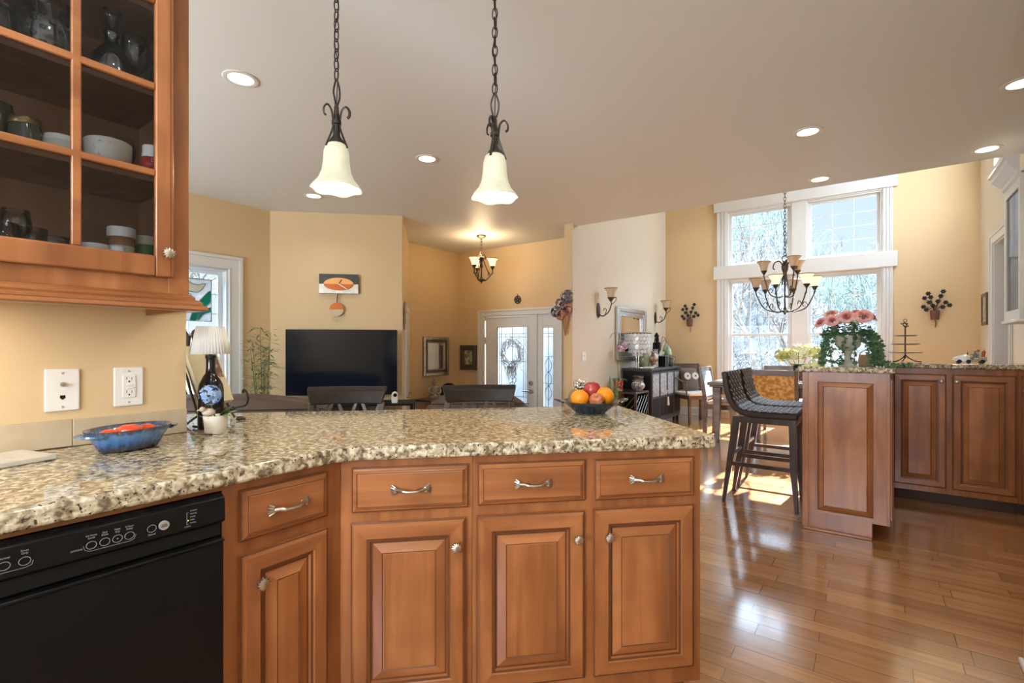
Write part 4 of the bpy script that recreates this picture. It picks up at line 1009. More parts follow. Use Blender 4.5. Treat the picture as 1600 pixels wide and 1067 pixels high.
def rider(y, x, shirt, hair, hat):
    o = bpy.data.objects.new('rider', None); COL.objects.link(o); o.parent = t; o.location = (x, y, 0)
    g = G().lathe([(.013, .040), (.016, .052), (.014, .072), (.009, .082), (.004, .086)], 14, sx=.8)
    for s_ in (-1, 1): g.tube(bez([(0, s_*.013, .078), (-.012, s_*.015, .066), (-.026, s_*.008, .070)], 4), .0042, 6)
    for s_ in (-1, 1): g.tube(bez([(0, s_*.007, .044), (-.016, s_*.008, .046), (-.024, s_*.008, .032)], 4), .006, 6)
    g.obj('body', shirt, o)
    G().ball((-.001, 0, .094), .0095, (1, 1, 1.1), 2).ball((-.0105, 0, .093), .002, sub=1).obj('head', 'skin', o)
    g = G().ball((.002, 0, .099), .0105, (1, 1.05, .75), 2)
    if hat: g.cyl((-.003, 0, .099), (-.003, 0, .1015), .014)
    else:
        for k in range(12): g.leaf((.004, 0, .098), (random.gauss(.5, .5), random.gauss(0, .8), random.gauss(.1, .5)), .02, .007, .3)
    g.obj('hair' if not hat else 'cap', hair, o)
rider(-.020, .030, 'bluecloth', 'tan', True); rider(.018, .050, 'tan', 'redhair', False)
G().cyl((.075, -.02, .05), (.080, -.02, .095), .010, .011).cyl((.080, -.02, .09), (.082, -.018, .105), .003).obj('golf_bag', 'redhair', t)

# right hand display cabinet on the wall, local x = -world y, front faces -x
t = T('display_cabinet', 'wall hung display cabinet with white crown moulding and cherry inside', 'cabinet', (.87, 0, 0), -PI/2)
MT['greypaint'] = mat('antique_white_cabinet_paint', (.72, .72, .70), .35)
g = G().box((-5.38, 0, 1.40), (-5.36, .305, 2.42)).box((-4.90, 0, 1.40), (-4.88, .305, 2.42)).box((-5.36, 0, 1.40), (-4.90, .305, 1.42)).box((-5.36, 0, 2.40), (-4.90, .305, 2.42)).box((-5.379, .001, 2.4201), (-4.881, .304, 2.45))
g.obj('carcass', 'greypaint', t)
G().box((-5.36, .29, 1.42), (-4.90, .304, 2.40)).box((-5.359, .015, 1.42), (-5.352, .29, 2.40)).obj('interior_lining', 'cherry', t, smooth=False)
g = G().box((-5.38, -.022, 1.40), (-5.335, 0, 2.42)).box((-4.925, -.022, 1.40), (-4.88, 0, 2.42)).box((-5.335, -.0215, 1.40), (-4.925, 0, 1.47)).box((-5.335, -.0215, 2.33), (-4.925, 0, 2.42))
d_ = g.obj('door', 'greypaint', t, bevel=.003); G().box((-5.335, -.012, 1.47), (-4.925, -.009, 2.33)).obj('pane', 'cabglass', d_, smooth=False)
for z in (1.75, 2.07): G().box((-5.355, .02, z), (-4.90, .285, z+.008)).obj('glass_shelf', 'clear', t, smooth=False)
prof = [(0, 2.40), (.012, 2.41), (.014, 2.44), (.030, 2.455), (.045, 2.48), (.065, 2.50), (.068, 2.53), (.082, 2.54), (.082, 2.56), (0, 2.56)]
G().ring_loft([[(-5.38-y*ex, y*ey-.0, z) for y, z in [(p, q) for p, q in prof]] if False else [(-5.38-y, .305, z) for y, z in prof], [(-5.38-y, -y-.022, z) for y, z in prof], [(-4.88, -y-.022, z) for y, z in prof]]).obj('crown_moulding', 'greypaint', t)
G().box((-5.395, -.036, 1.375), (-4.88, .30, 1.40)).obj('light_rail', 'greypaint', t, bevel=.006)
def floral_pot(x, y, z, lab):
    o = T('painted_vase', lab, 'vase', (x, y, z)); G().lathe([(.02, 0), (.035, .03), (.036, .06), (.022, .09), (.026, .10)], 18).obj('vase_body', 'cartw', o)
    g = G()
    for k in range(12): a = random.uniform(0, 6.28); g.leaf((0, 0, .09), (math.cos(a), math.sin(a), 1), .06, .03, .5)
    g.obj('foliage', 'ivy', o)
floral_pot(1.0, 5.26, 1.7585, 'white floral vase on the lower shelf of the display cabinet')
floral_pot(1.02, 5.27, 2.0785, 'pale vase on the upper shelf of the display cabinet')

t = T('wall_picture', 'small dark framed picture beside the doorway on the side wall', 'picture', (1.176, 8.52, 1.675), -PI/2)
G().box((-.17, -.02, -.20), (-.13, 0, .20)).box((.13, -.02, -.20), (.17, 0, .20)).box((-.13, -.02, .16), (.13, 0, .20)).box((-.13, -.02, -.20), (.13, 0, -.16)).obj('frame', MT.setdefault('dkframe', mat('dark_frame', (.08, .065, .05), .4)), t, bevel=.004)
G().box((-.13, -.008, -.16), (.13, 0, .16)).obj('picture_sheet', MT.setdefault('print1', mat('botanical_print', (.55, .50, .36), .6, noise=(14, (.20, .17, .12), .5, .65, (1, 1, 1)))), t, smooth=False)
# black sloping thing at the wall under the display cabinet (small easel-backed slate)
t = T('slate_board', 'black slate board leaning against the wall on the back bar', 'board', (1.10, 5.22, BZ), rad(-90))
G().box((-.09, -.012, 0), (.09, 0, .27)).obj('slate', 'black_matte', t, bevel=.002, rot=(rad(-14), 0, 0)); G().box((-.10, -.018, 0), (.10, .0, .012)).obj('ledge', 'dark_wood', t, bevel=.002)

# ================================================================== BAR STOOLS (facing +x)
def weave():
    m = mat('woven_leather', (.035, .020, .014), .33, spec=.35); n = m.node_tree.nodes; l = m.node_tree.links; b = n['Principled BSDF']
    tc = n.new('ShaderNodeTexCoord'); bk = n.new('ShaderNodeTexChecker'); bk.inputs['Scale'].default_value = 44
    return m
MT['weave'] = weave()
def make_stool(label):
    t = T('bar_stool', label, 'bar stool', group='woven bar stools at the bar end')
    # side curve of the seat shell: back top -> down -> seat front
    path = bez([(-.238, 1.01), (-.226, .92), (-.208, .83), (-.175, .760), (-.12, .724), (-.04, .712), (.10, .712), (.235, .716)], 5)
    W_ = .21
    g = G(); th = .026; pts = [(p.x, p.y) for p in path]; rings = []
    for i, (x, z) in enumerate(pts):
        a = Vector(pts[min(i+1, len(pts)-1)]) - Vector(pts[max(i-1, 0)]); a.normalize(); nx, nz = -a.y, a.x
        nx, nz = (nx, nz) if nz > -2 else (0, 0)
        rings.append([(x, -W_, z), (x, W_, z), (x - nx*-th*0 - abs(a.y)*th*1.6 if False else x + nx*-th*1.7, W_, z - nz*th*1.7), (x + nx*-th*1.7, -W_, z - nz*th*1.7)])
    g.ring_loft(rings); sh = g.obj('seat_shell', 'weave', t, bevel=.010)
    # leather strips woven over the shell
    g = G(); nw = 9; sw = 2*W_/nw
    L = [0];
    for i in range(1, len(pts)): L.append(L[-1] + (Vector(pts[i])-Vector(pts[i-1])).length)
    def at(s_):
        s_ = max(0, min(L[-1]-1e-6, s_))
        for i in range(len(L)-1):
            if L[i+1] >= s_:
                u = (s_-L[i])/(L[i+1]-L[i]); p = Vector(pts[i]).lerp(Vector(pts[i+1]), u); a = (Vector(pts[i+1])-Vector(pts[i])).normalized(); return p, Vector((-a.y, a.x))
    stp = .034; nr = int(L[-1]/stp)
    for c in range(nw):
        y0 = -W_ + c*sw + .002; y1 = y0 + sw - .004
        for r in range(nr):
            if (r + c) % 2: continue
            q = []
            for k in range(5):
                p, nn = at((r + k/4*1.35 - .17)*stp + .004); h = .010*math.sin(PI*k/4); q.append((p + nn*(-h if nn.y < 0 else h)*1.0, nn))
            row0 = [g.bm.verts.new((p.x, y0, p.y)) for p, nn in q]; row1 = [g.bm.verts.new((p.x, (y0+y1)/2, p.y + .0012)) for p, nn in q]; row2 = [g.bm.verts.new((p.x, y1, p.y)) for p, nn in q]
            for k in range(4):
                g.bm.faces.new((row0[k], row0[k+1], row1[k+1], row1[k])); g.bm.faces.new((row1[k], row1[k+1], row2[k+1], row2[k]))
    for r in range(nr):
        for c in range(nw):
            if not (r + c) % 2: continue
            p, nn = at((r+.5)*stp); a, n2 = at((r+.98)*stp); b0, n3 = at((r+.02)*stp); y0 = -W_+c*sw-.003; y1 = y0+sw+.006
            vv = []
            for k in range(5):
                yy = y0 + (y1-y0)*k/4; h = .010*math.sin(PI*k/4)
                vv.append([g.bm.verts.new((q.x + m_.x*h, yy, q.y + m_.y*h)) for q, m_ in ((b0, n3), (p, nn), (a, n2))])
            for k in range(4):
                for j in range(2): g.bm.faces.new((vv[k][j], vv[k][j+1], vv[k+1][j+1], vv[k+1][j]))
    g.obj('woven_strips', 'weave', t)
    G().box((-.16, -.185, .622), (.225, .185, .668)).obj('seat_frame', 'dark_wood', t, bevel=.004)
    for s_ in (-1, 1):
        g = G().ring_loft([[(-.20-.0, s_*.172-.018, .67), (-.145, s_*.172-.018, .67), (-.145, s_*.172+.018, .67), (-.20, s_*.172+.018, .67)],
                           [(-.235, s_*.176-.018, .40), (-.185, s_*.176-.018, .40), (-.185, s_*.176+.018, .40), (-.235, s_*.176+.018, .40)],
                           [(-.282, s_*.176-.014, .0), (-.258, s_*.176-.014, .0), (-.258, s_*.176+.014, .0), (-.282, s_*.176+.014, .0)]])
        g.obj('leg', 'dark_wood', t, bevel=.003)
        g = G().ring_loft([[(.175, s_*.172-.018, .67), (.225, s_*.172-.018, .67), (.225, s_*.172+.018, .67), (.175, s_*.172+.018, .67)],
                           [(.185, s_*.176-.018, .30), (.230, s_*.176-.018, .30), (.230, s_*.176+.018, .30), (.185, s_*.176+.018, .30)],
                           [(.215, s_*.176-.012, .0), (.238, s_*.176-.012, .0), (.238, s_*.176+.012, .0), (.215, s_*.176+.012, .0)]])
        g.obj('leg', 'dark_wood', t, bevel=.003)
        G().box((-.21, s_*.176-.010, .285), (.19, s_*.176+.010, .315)).obj('stretcher', 'dark_wood', t, bevel=.002)
    G().box((-.218, -.17, .36), (-.198, .17, .388)).obj('stretcher', 'dark_wood', t, bevel=.002)
    G().box((.19, -.17, .22), (.212, .17, .25)).obj('foot_rest', 'dark_wood', t, bevel=.002)
    return t
st1 = make_stool('woven dark leather bar stool, the one nearest the kitchen'); st1.location = (-.655, 4.262, .001)
dup(st1, (-.655, 4.79, .001), 0, 'woven dark leather bar stool behind the first, its back peeking over')

# ================================================================== STOOLS BEHIND THE PENINSULA
def counter_chair(label, s_mid, n, wid=.385):
    """local x along the peninsula (direction 1,1), local -y towards the kitchen; backrest on the far side"""
    t = T('counter_chair', label, 'chair', group='leather backed counter chairs behind the peninsula')
    h = wid/2
    # backrest: padded leather top rail, slightly curved, wider at the top corners which flare back
    rings = []
    for i in range(13):
        u = -1 + 2*i/12; x = u*h; bow = .035*(u*u); fl = .012
        rings.append([(x*.95, .0-bow, .893), (x*1.0+fl*u, .012-bow, .965), (x*1.01+fl*u, .045-bow, .988), (x*1.01+fl*u, .062-bow, .972), (x*.95, .038-bow, .893)])
    G().ring_loft(rings).obj('backrest', 'black_leather', t, bevel=.006)
    g = G()
    for s_ in (-1, 1):
        g = G().ring_loft([[(s_*h*.93-.015, -.025, .90), (s_*h*.93+.015, -.025, .90), (s_*h*.93+.015, .012, .90), (s_*h*.93-.015, .012, .90)],
                           [(s_*h*.90-.017, -.06, .60), (s_*h*.90+.017, -.06, .60), (s_*h*.90+.017, -.02, .60), (s_*h*.90-.017, -.02, .60)],
                           [(s_*h*.96-.014, .02, 0), (s_*h*.96+.014, .02, 0), (s_*h*.96+.014, .05, 0), (s_*h*.96-.014, .05, 0)]]); g.obj('leg', 'dark_wood', t, bevel=.003)
        g = G().ring_loft([[(s_*h*.90-.017, -.44, .60), (s_*h*.90+.017, -.44, .60), (s_*h*.90+.017, -.40, .60), (s_*h*.90-.017, -.40, .60)],
                           [(s_*h*.95-.013, -.45, 0), (s_*h*.95+.013, -.45, 0), (s_*h*.95+.013, -.42, 0), (s_*h*.95-.013, -.42, 0)]]); g.obj('leg', 'dark_wood', t, bevel=.003)
    g = G()
    for k in range(3):
        cx = (-.64+.64*k)*h; q = .23*h
        for s_ in (-1, 1):
            g.ring_loft([[(cx-s_*q-.008, -.004, .895), (cx-s_*q+.008, -.004, .895), (cx-s_*q+.008, .012, .895), (cx-s_*q-.008, .012, .895)], [(cx+s_*q-.008, -.04, .66), (cx+s_*q+.008, -.04, .66), (cx+s_*q+.008, -.02, .66), (cx+s_*q-.008, -.02, .66)]])
    g.box((-h*.88, -.045, .64), (h*.88, -.022, .665)).obj('lattice', 'dark_wood', t)
    G().box((-h*.93, -.44, .585), (h*.93, -.02, .655)).obj('seat', 'black_leather', t, bevel=.02, bseg=3)
    for y in (-.43, -.01): G().box((-h*.88, y-.01, .22), (h*.88, y+.01, .25)).obj('stretcher', 'dark_wood', t, bevel=.002)
    return t
c1 = counter_chair('black leather backed counter chair below the television', 0, 0)
def penpos(s_, n): return ((s_ + n/R2*1)/R2 if False else s_/R2 + n/2, s_/R2 - n/2, 0)
# n = x - y of the back plane ; s along (1,1)
s1, n1 = -.46, -3.90
c1.location = penpos(s1, n1); c1.rotation_euler = (0, 0, PI/4)
s2 = .252
dup(c1, penpos(s2, n1), PI/4, 'black leather backed counter chair in front of the entry door')

# ================================================================== LIVING ROOM
def sofa(name, label, cat, loc, rz, w, d=.9, h=.84, seats=3, arm=.2, bow=.03):
    t = T(name, label, cat, loc, rz); hw = w/2
    # back (faces -y towards the viewer) with a gently arched top, seat towards +y
    rings = []
    for i in range(15):
        u = -1+2*i/14; x = u*(hw-.01); top = h - bow*abs(u)**3*1.6
        rings.append([(x, 0, .12), (x, -.02, top-.10), (x, .01, top-.03), (x, .08, top), (x, .17, top-.02), (x, .22, top-.10), (x, .22, .12)])
    b = G().ring_loft(rings).obj('backrest', 'brown_leather', t, bevel=.01)
    g = G()
    for k in range(1, seats*2):
        x = -hw + w*k/(seats*2); g.box((x-.0015, -.024, .15), (x+.0015, -.004, h-.11))
    g.tube([(-hw+.02, -.022, h-.115), (hw-.02, -.022, h-.115)], .004, 6).obj('piping', 'black_leather', b)
    for s_ in (-1, 1): G().box((s_*hw - (arm if s_ > 0 else 0), .03, .1), (s_*hw + (arm if s_ < 0 else 0), d, .60)).obj('arm', 'brown_leather', t, bevel=.05, bseg=4)
    for k in range(seats):
        a = -hw+arm + (w-2*arm)*k/seats; G().box((a+.004, .20, .25), (a+(w-2*arm)/seats-.004, d-.02, .46)).obj('seat_cushion', 'brown_leather', t, bevel=.04, bseg=4)
    G().box((-hw+.02, .05, .08), (hw-.02, d-.04, .25)).obj('base', 'brown_leather', t, bevel=.01)
    for x in (-hw+.08, hw-.08):
        for y in (.08, d-.1): G().cyl((x, y, 0), (x, y, .09), .02, .028).obj('foot', 'dark_wood', t)
    return t
sofa('sofa', 'brown leather sofa facing the television, its arched back above the worktop', 'sofa', (-3.90, 1.55, 0), PI/4, 1.75, h=.855, bow=.055)
sofa('armchair', 'dark brown leather armchair behind the second counter chair', 'armchair', (-2.72, 3.24, 0), rad(38), .92, h=.83, seats=1, bow=.10)

# television: plane x - y = -8.38 ; local x along (1,1)
def onTV(s_, z): return (s_/R2 - 4.19, s_/R2 + 4.19, z)
sTV = (-5.347+3.063-4.5+3.91)/2/R2
t = T('television', 'large flat black television on a low stand by the corner wall', 'television', (sTV/R2 - 4.19+.06*1, sTV/R2 + 4.19-.06, 0), PI/4)
t.location = ((sTV + 0)/R2 - 4.19 + .11, sTV/R2 + 4.19 - .11, .66)
G().box((-.60, -.02, 0), (.60, .02, .735)).obj('bezel', 'black_matte', t, bevel=.004)
G().box((-.593, -.0215, .010), (.593, -.0195, .728)).obj('screen', 'screen', t, smooth=False)
G().box((-.03, -.01, -.05), (.03, .015, .02)).box((-.25, -.10, -.0605), (.25, .08, -.05)).obj('foot', 'black_matte', t, bevel=.003)
t = T('television_stand', 'low black television stand with shelf under the screen', 'stand', (sTV/R2 - 4.19 + .25, sTV/R2 + 4.19 - .25, 0), PI/4)
G().box((-.80, -.22, .575), (.80, .20, .598)).obj('top', 'black_matte', t, bevel=.003)
for x in (-.78, -.25, .25, .78): G().box((x-.012, -.20, .03), (x+.012, .19, .575)).obj('upright', 'black_matte', t, smooth=False)
G().box((-.77, -.20, .28), (.77, .19, .30)).box((-.79, -.21, .001), (.79, .20, .03)).obj('shelf', 'black_matte', t, smooth=False)
def ontv(s_, off, z): return (s_/R2 - 4.19 + off/R2, s_/R2 + 4.19 - off/R2, z)
t = T('security_camera', 'small white pan and tilt home camera at the end of the television stand', 'camera', ontv(sTV+.60, .50, .599), PI/4)
g = G(); g.ring_loft([[(-.032, -.025, z0), (.032, -.025, z0), (.032, .025, z0), (-.032, .025, z0)] for z0 in (0, .09)]); g.cyl((0, -.025, .09), (0, .025, .09), .032, seg=24).obj('camera_body', 'white_plastic', t, bevel=.004)
G().ball((.006, -.024, .086), .020, (1, .5, 1), 3).obj('lens_ball', 'black_gloss', t)
t = T('ceramic_pumpkin', 'white ceramic pumpkin on the television stand', 'ornament', ontv(sTV-.62, .50, .599))
G().lathe([(.02, 0), (.055, .01), (.070, .04), (.055, .075), (.02, .082), (.004, .076)], 48, wave=(8, .09, 0)).obj('pumpkin', 'white_plastic', t); G().tube([(0, 0, .07), (.004, 0, .095), (.014, 0, .112)], [.010, .006, .005], 8).obj('stalk', 'white_plastic', t)
# clock
t = T('pendulum_clock', 'rectangular metal wall clock with orange oval face and pendulum above the television', 'clock', onTV((-5.121+3.289-4.814+3.596)/2/R2, 1.92), PI/4)
t.location.x += .012; t.location.y -= .012
MT['copper'] = mat('copper_orange', (.50, .13, .03), .35, metal=.4); MT['copper2'] = mat('gold_orange', (.72, .38, .14), .35, metal=.4); MT['silver2'] = mat('brushed_silver', (.55, .56, .52), .4, metal=.7, noise=(12, (.75, .75, .72), .4, .7, (1, 6, 1))); MT['dgrey'] = mat('dark_grey_metal', (.05, .05, .055), .4)
G().box((-.215, -.018, 0), (.215, -.004, .115)).obj('upper_plate', 'dgrey', t, smooth=False); G().box((-.215, -.018, -.105), (.215, -.004, 0)).obj('lower_plate', 'silver2', t, smooth=False)
def half(z0, m, sg):
    g = G(); a = [rad(180*k/24) for k in range(25)]; P_ = [(.165*math.cos(q), .072*math.sin(q)*sg) for q in a]
    g.prism(P_, .020, .026, Matrix(((1, 0, 0, 0), (0, 0, -1, 0), (0, 1, 0, 0), (0, 0, 0, 1)))); return g.obj('face', m, t, smooth=False)
half(0, 'copper2', 1); half(0, 'copper', -1)
G().box((-.004, -.030, -.002), (.004, -.027, .06)).obj('hour_hand', 'black_matte', t, rot=(0, rad(35), 0)); G().box((-.004, -.033, -.01), (.004, -.031, .11)).obj('minute_hand', 'white_plastic', t, rot=(0, rad(122), 0))
G().box((-.006, -.010, -.22), (.006, -.006, -.10)).obj('pendulum_rod', 'dgrey', t, rot=(0, rad(6), 0))
for nm, m, sg in (('bob_upper', 'copper', 1), ('bob_lower', 'tan', -1)):
    g = G(); P_ = [(.020+.078*math.cos(rad(180*k/20)), -.29+.078*math.sin(rad(180*k/20))*sg) for k in range(21)]
    g.prism(P_, .006, .014, Matrix(((1, 0, 0, -.045), (0, 0, -1, 0), (0, 1, 0, 0), (0, 0, 0, 1)))); g.obj(nm, m, t, smooth=False)
# bamboo plant
random.seed(5)
t = T('bamboo_plant', 'slender bamboo plant in a pot standing by the wall corner left of the television', 'potted plant', (-4.98, 2.55, 0))
G().lathe([(.10, 0), (.13, .02), (.15, .26), (.155, .30), (.14, .30), (.13, .26), (.001, .25)], 24).obj('pot', 'dgrey', t)
g = G(); lf = G()
for k in range(9):
    x, y = random.uniform(-.06, .06), random.uniform(-.05, .05); hh = random.uniform(1.05, 1.42); ax, ay = random.uniform(-.08, .06), random.uniform(-.06, .06)
    pts = bez([(x, y, .25), (x+ax*.3, y+ay*.3, .7), (x+ax, y+ay, hh)], 6); g.tube(pts, [.005-.003*i/len(pts) for i in range(len(pts))], 6)
    for i in range(44):
        u = random.uniform(.35, 1); q = pts[min(int(u*len(pts)), len(pts)-1)]; a = random.uniform(0, 6.28); r = random.uniform(.0, .08)
        b = q + Vector((r*math.cos(a), r*math.sin(a), random.uniform(-.02, .03)))
        if r > .05: g.tube([q, b], .0012, 4)
        lf.leaf(b, (math.cos(a), math.sin(a), random.uniform(-.5, .6)), random.uniform(.06, .115), random.uniform(.014, .022), .12)
g.obj('canes', 'stem', t); lf.obj('leaves', MT.setdefault('bamb', mat('bamboo_leaf', (.10, .15, .045), .5, noise=(8, (.20, .25, .09), .4, .7, (1, 1, 1)))), t)
# stained glass panel hanging in the living window: local x = +y, faces +x
t = T('stained_glass_panel', 'stained glass panel of a white lily with teal leaves hanging in the window', 'stained glass', (-5.44, 2.045, 1.67), PI/2)
MT['sg_clear'] = mat('ripple_glass', (.78, .86, .92), .2, alpha=.55, emit=None, bump=(30, .3)); MT['sg_green'] = mat('teal_glass', (.01, .38, .24), .2, trans=.6, ior=1.1, coat=.2); MT['sg_white'] = mat('opal_glass', (.85, .82, .68), .3, trans=.4, ior=1.1)
for nm in ('sg_clear', 'sg_green', 'sg_white'): pass
G().box((-.22, -.003, -.21), (.22, .003, .21)).obj('clear_glass', 'sg_clear', t, smooth=False)
def flat(pts, y0, y1): return G().prism(pts, -y1, -y0, Matrix(((1, 0, 0, 0), (0, 0, 1, 0), (0, 1, 0, 0), (0, 0, 0, 1))))
def sg(nm, m, pts): 
    o = flat([(p.x, p.y) for p in pts], .003, .008).obj(nm, m, t, smooth=False)
    return [(p.x, -.009, p.y) for p in pts]
lead = G().tube([(-.22, -.004, -.21), (.22, -.004, -.21), (.22, -.004, .21), (-.22, -.004, .21)], .006, 6, closed=True)
def loop(*p): 
    q = bez([(a, b, 0) for a, b in p] + [(p[0][0], p[0][1], 0)], 6)[:-1]; return q
for nm, m, p in (('leaf_glass', 'sg_green', loop((.02, -.20), (.06, -.08), (.13, .02), (.21, .10), (.21, -.01), (.14, -.09), (.08, -.20))), ('leaf_glass', 'sg_green', loop((-.08, -.20), (-.13, -.10), (-.19, .0), (-.12, -.01), (-.05, -.10), (-.02, -.20))),
                 ('leaf_glass', 'sg_green', loop((.09, -.17), (.13, -.11), (.21, -.07), (.21, -.11), (.15, -.14), (.10, -.20))), ('petal_glass', 'sg_white', loop((-.10, .02), (-.02, .08), (.10, .08), (.16, .17), (.08, .15), (-.06, .19), (-.18, .10))), ('petal_glass', 'sg_white', loop((-.04, -.16), (-.05, -.05), (-.02, .04), (.03, .05), (.01, -.05)))):
    q = sg(nm, m, p); lead.tube(q, .0035, 5, closed=True)
lead.obj('lead_lines', 'lead', t)
G().tube([(-.1, 0, .21), (0, .01, .335)], .0012, 4).tube([(.1, 0, .21), (0, .01, .335)], .0012, 4).obj('hanging_wire', 'iron', t)
t = T('side_table', 'small black side table by the living room window', 'table', (-4.60, 1.62, 0), rad(20))
G().cyl((0, 0, .70), (0, 0, .725), .28, seg=32).obj('tabletop', 'black_matte', t, bevel=.004)
for k in range(3): a = k*2.09; G().tube([(.05*math.cos(a), .05*math.sin(a), .70), (.08*math.cos(a), .08*math.sin(a), .3), (.22*math.cos(a), .22*math.sin(a), .008)], .012).obj('leg', 'black_matte', t)
tag(G().lathe([(.03, 0), (.07, .03), (.085, .08), (.07, .13), (.035, .16), (.03, .18)], 24).obj('round_vase', 'slate', None, (-4.55, 1.63, .7255)), 'round dark vase on the small black side table', 'vase')

# foyer things ------------------------------------------------------------------------
def framed(name, label, loc, rz, w, h, fw, m1, m2, inner, cat, t_=.03, inner_name='mirror_glass'):
    t = T(name, label, cat, loc, rz); a, b = w/2, h/2
    def fr(a, b, f, y0, y1): return G().box((-a, -y1, -b), (-a+f, -y0, b)).box((a-f, -y1, -b), (a, -y0, b)).box((-a+f, -y1, b-f), (a-f, -y0, b)).box((-a+f, -y1, -b), (a-f, -y0, -b+f))
    fr(a, b, fw*.45, 0, t_).obj('outer_frame', m1, t, bevel=.006)
    fr(a-fw*.45, b-fw*.45, fw*.40, 0, t_*.7).obj('frame', m2, t, bevel=.004)
    fr(a-fw*.85, b-fw*.85, fw*.15, 0, t_*.85).obj('inner_bead', m1, t, bevel=.002)
    G().box((-a+fw, -.008, -b+fw), (a-fw, -.001, b-fw)).obj(inner_name, inner, t, smooth=False)
    return t
MT['mirror'] = mat('mirror', (.85, .87, .88), .02, metal=1); MT['antsilver'] = mat('antique_silver_frame', (.42, .36, .27), .35, metal=.7, noise=(60, (.20, .16, .12), .4, .7, (1, 1, 1))); MT['silverframe'] = mat('silver_frame', (.60, .60, .60), .25, metal=.9, bump=(60, .3))
framed('wall_mirror', 'silver and black framed mirror on the foyer wall above the buddha', (-5.498, 5.535, 1.055), PI/2, .56, .60, .10, 'antsilver', 'dkframe', 'mirror', 'mirror')
framed('wall_picture', 'small dark framed flower picture beside the entry door', (-5.265, 6.058, 1.03), 0, .35, .40, .085, 'dkframe', 'dkframe', MT.setdefault('print2', mat('flower_print', (.16, .20, .10), .5, noise=(16, (.60, .55, .42), .45, .6, (1, 1, 1)))), 'picture', inner_name='picture_sheet')
framed('wall_mirror', 'large silver framed mirror on the pale dining wall above the sideboard', (-2.998, 7.24, 1.395), PI/2, 1.13, .78, .13, 'silverframe', 'silverframe', 'mirror', 'mirror', .045)
t = T('hanging_plaque', 'narrow bark textured plaque on the foyer edge of the television wall', 'wall hanging', (-4.575, 4.055, 1.58), rad(135))
G().lathe([(.028, -.17), (.034, -.10), (.036, .06), (.030, .14), (.012, .17)], 12, sx=1, sy=.5, c=(0, -.02, 0)).obj('plaque', MT.setdefault('barkp', mat('bark_ceramic', (.28, .20, .14), .7, noise=(30, (.62, .55, .45), .4, .7, (1, 1, .3)))), t)
t = T('star_ornament', 'small round iron star ornament above the entry door', 'ornament', (-4.29, 6.055, 1.91))
g = G().tube([(.055*math.cos(a), -.008, .055*math.sin(a)) for a in [2*PI*k/24 for k in range(24)]], .007, 6, closed=True)
for k in range(5): g.tube([(.05*math.cos(rad(90+144*k)), -.008, .05*math.sin(rad(90+144*k))), (.05*math.cos(rad(90+144*(k+1))), -.008, .05*math.sin(rad(90+144*(k+1))))], .006, 5)
g.tube([(0, -.008, .055), (0, -.008, .09)], .004, 5).obj('star', 'iron', t)
# console table with buddha and slanted black frame
t = T('console_table', 'dark wooden console table on the foyer wall under the mirror', 'table', (-5.27, 5.35, -.36), PI/2)
G().box((-.34, -.2, .76), (.45, .2, .79)).obj('tabletop', 'dark_wood', t, bevel=.003)
for x in (-.30, .41):
    for y in (-.17, .17): G().box((x-.02, y-.02, 0), (x+.02, y+.02, .76)).obj('leg', 'dark_wood', t, bevel=.002)
t = T('buddha_statue', 'small grey stone seated buddha statue on the foyer console', 'statue', (-5.23, 5.24, .431), rad(60))
G().lathe([(.10, 0), (.11, .02), (.095, .05), (.06, .07), (.058, .10), (.068, .14), (.060, .17), (.028, .185), (.024, .20)], 24, sy=.7).ball((0, 0, .235), .042, (.85, .9, 1.15), 3).ball((0, .0, .285), .018).tube(bez([(-.065, 0, .165), (-.085, -.03, .11), (-.03, -.07, .07)], 5), .018).tube(bez([(.065, 0, .165), (.085, -.03, .11), (.03, -.07, .07)], 5), .018).ball((0, -.02, .035), .06, (1.7, 1, .5), 3).obj('statue_body', MT.setdefault('stone2', mat('grey_stone', (.26, .24, .21), .8, noise=(30, (.38, .35, .30), .4, .7, (1, 1, 1)))), t)
t = T('leaning_tray', 'round shouldered black tray leaning on the foyer console', 'tray', (-5.16, 5.50, .432), rad(75))
g = G(); P_ = [(-.20, 0), (.20, 0), (.19, .10)] + [(.13*math.cos(rad(k*18)), .13+.09*math.sin(rad(k*18))) for k in range(1, 10)] + [(-.19, .10)]
g.prism(P_, -.012, .012, Matrix(((1, 0, 0, 0), (0, .25, -1, .0), (0, .97, .25, 0.004), (0, 0, 0, 1)))); g.obj('tray', 'black_gloss', t, bevel=.004)
# wreath on the entry door
t = T('wreath', 'silvery twig wreath hanging on the entry door glass', 'wreath', (-4.36, 6.0, 1.11))
g = G()
for k in range(420):
    a = random.uniform(0, 2*PI); r = .185+random.gauss(0, .035); d = a + PI/2 + random.gauss(.5, .5)
    p = Vector((r*math.cos(a), random.uniform(-.05, .01), r*math.sin(a))); q = p + Vector((math.cos(d), random.gauss(0, .2), math.sin(d)))*random.uniform(.06, .13); g.tube([p, q], [.0028, .001], 3)
for k in range(60):
    x = random.gauss(0, .06); p = Vector((x, -.02, -.2)); g.tube([p, p+Vector((random.gauss(0, .05), -.01, -random.uniform(.08, .24)))], [.003, .001], 3)
g.obj('twigs', MT.setdefault('twig', mat('silver_twig', (.24, .21, .17), .8, noise=(30, (.48, .44, .36), .4, .7, (1, 1, 1)))), t)
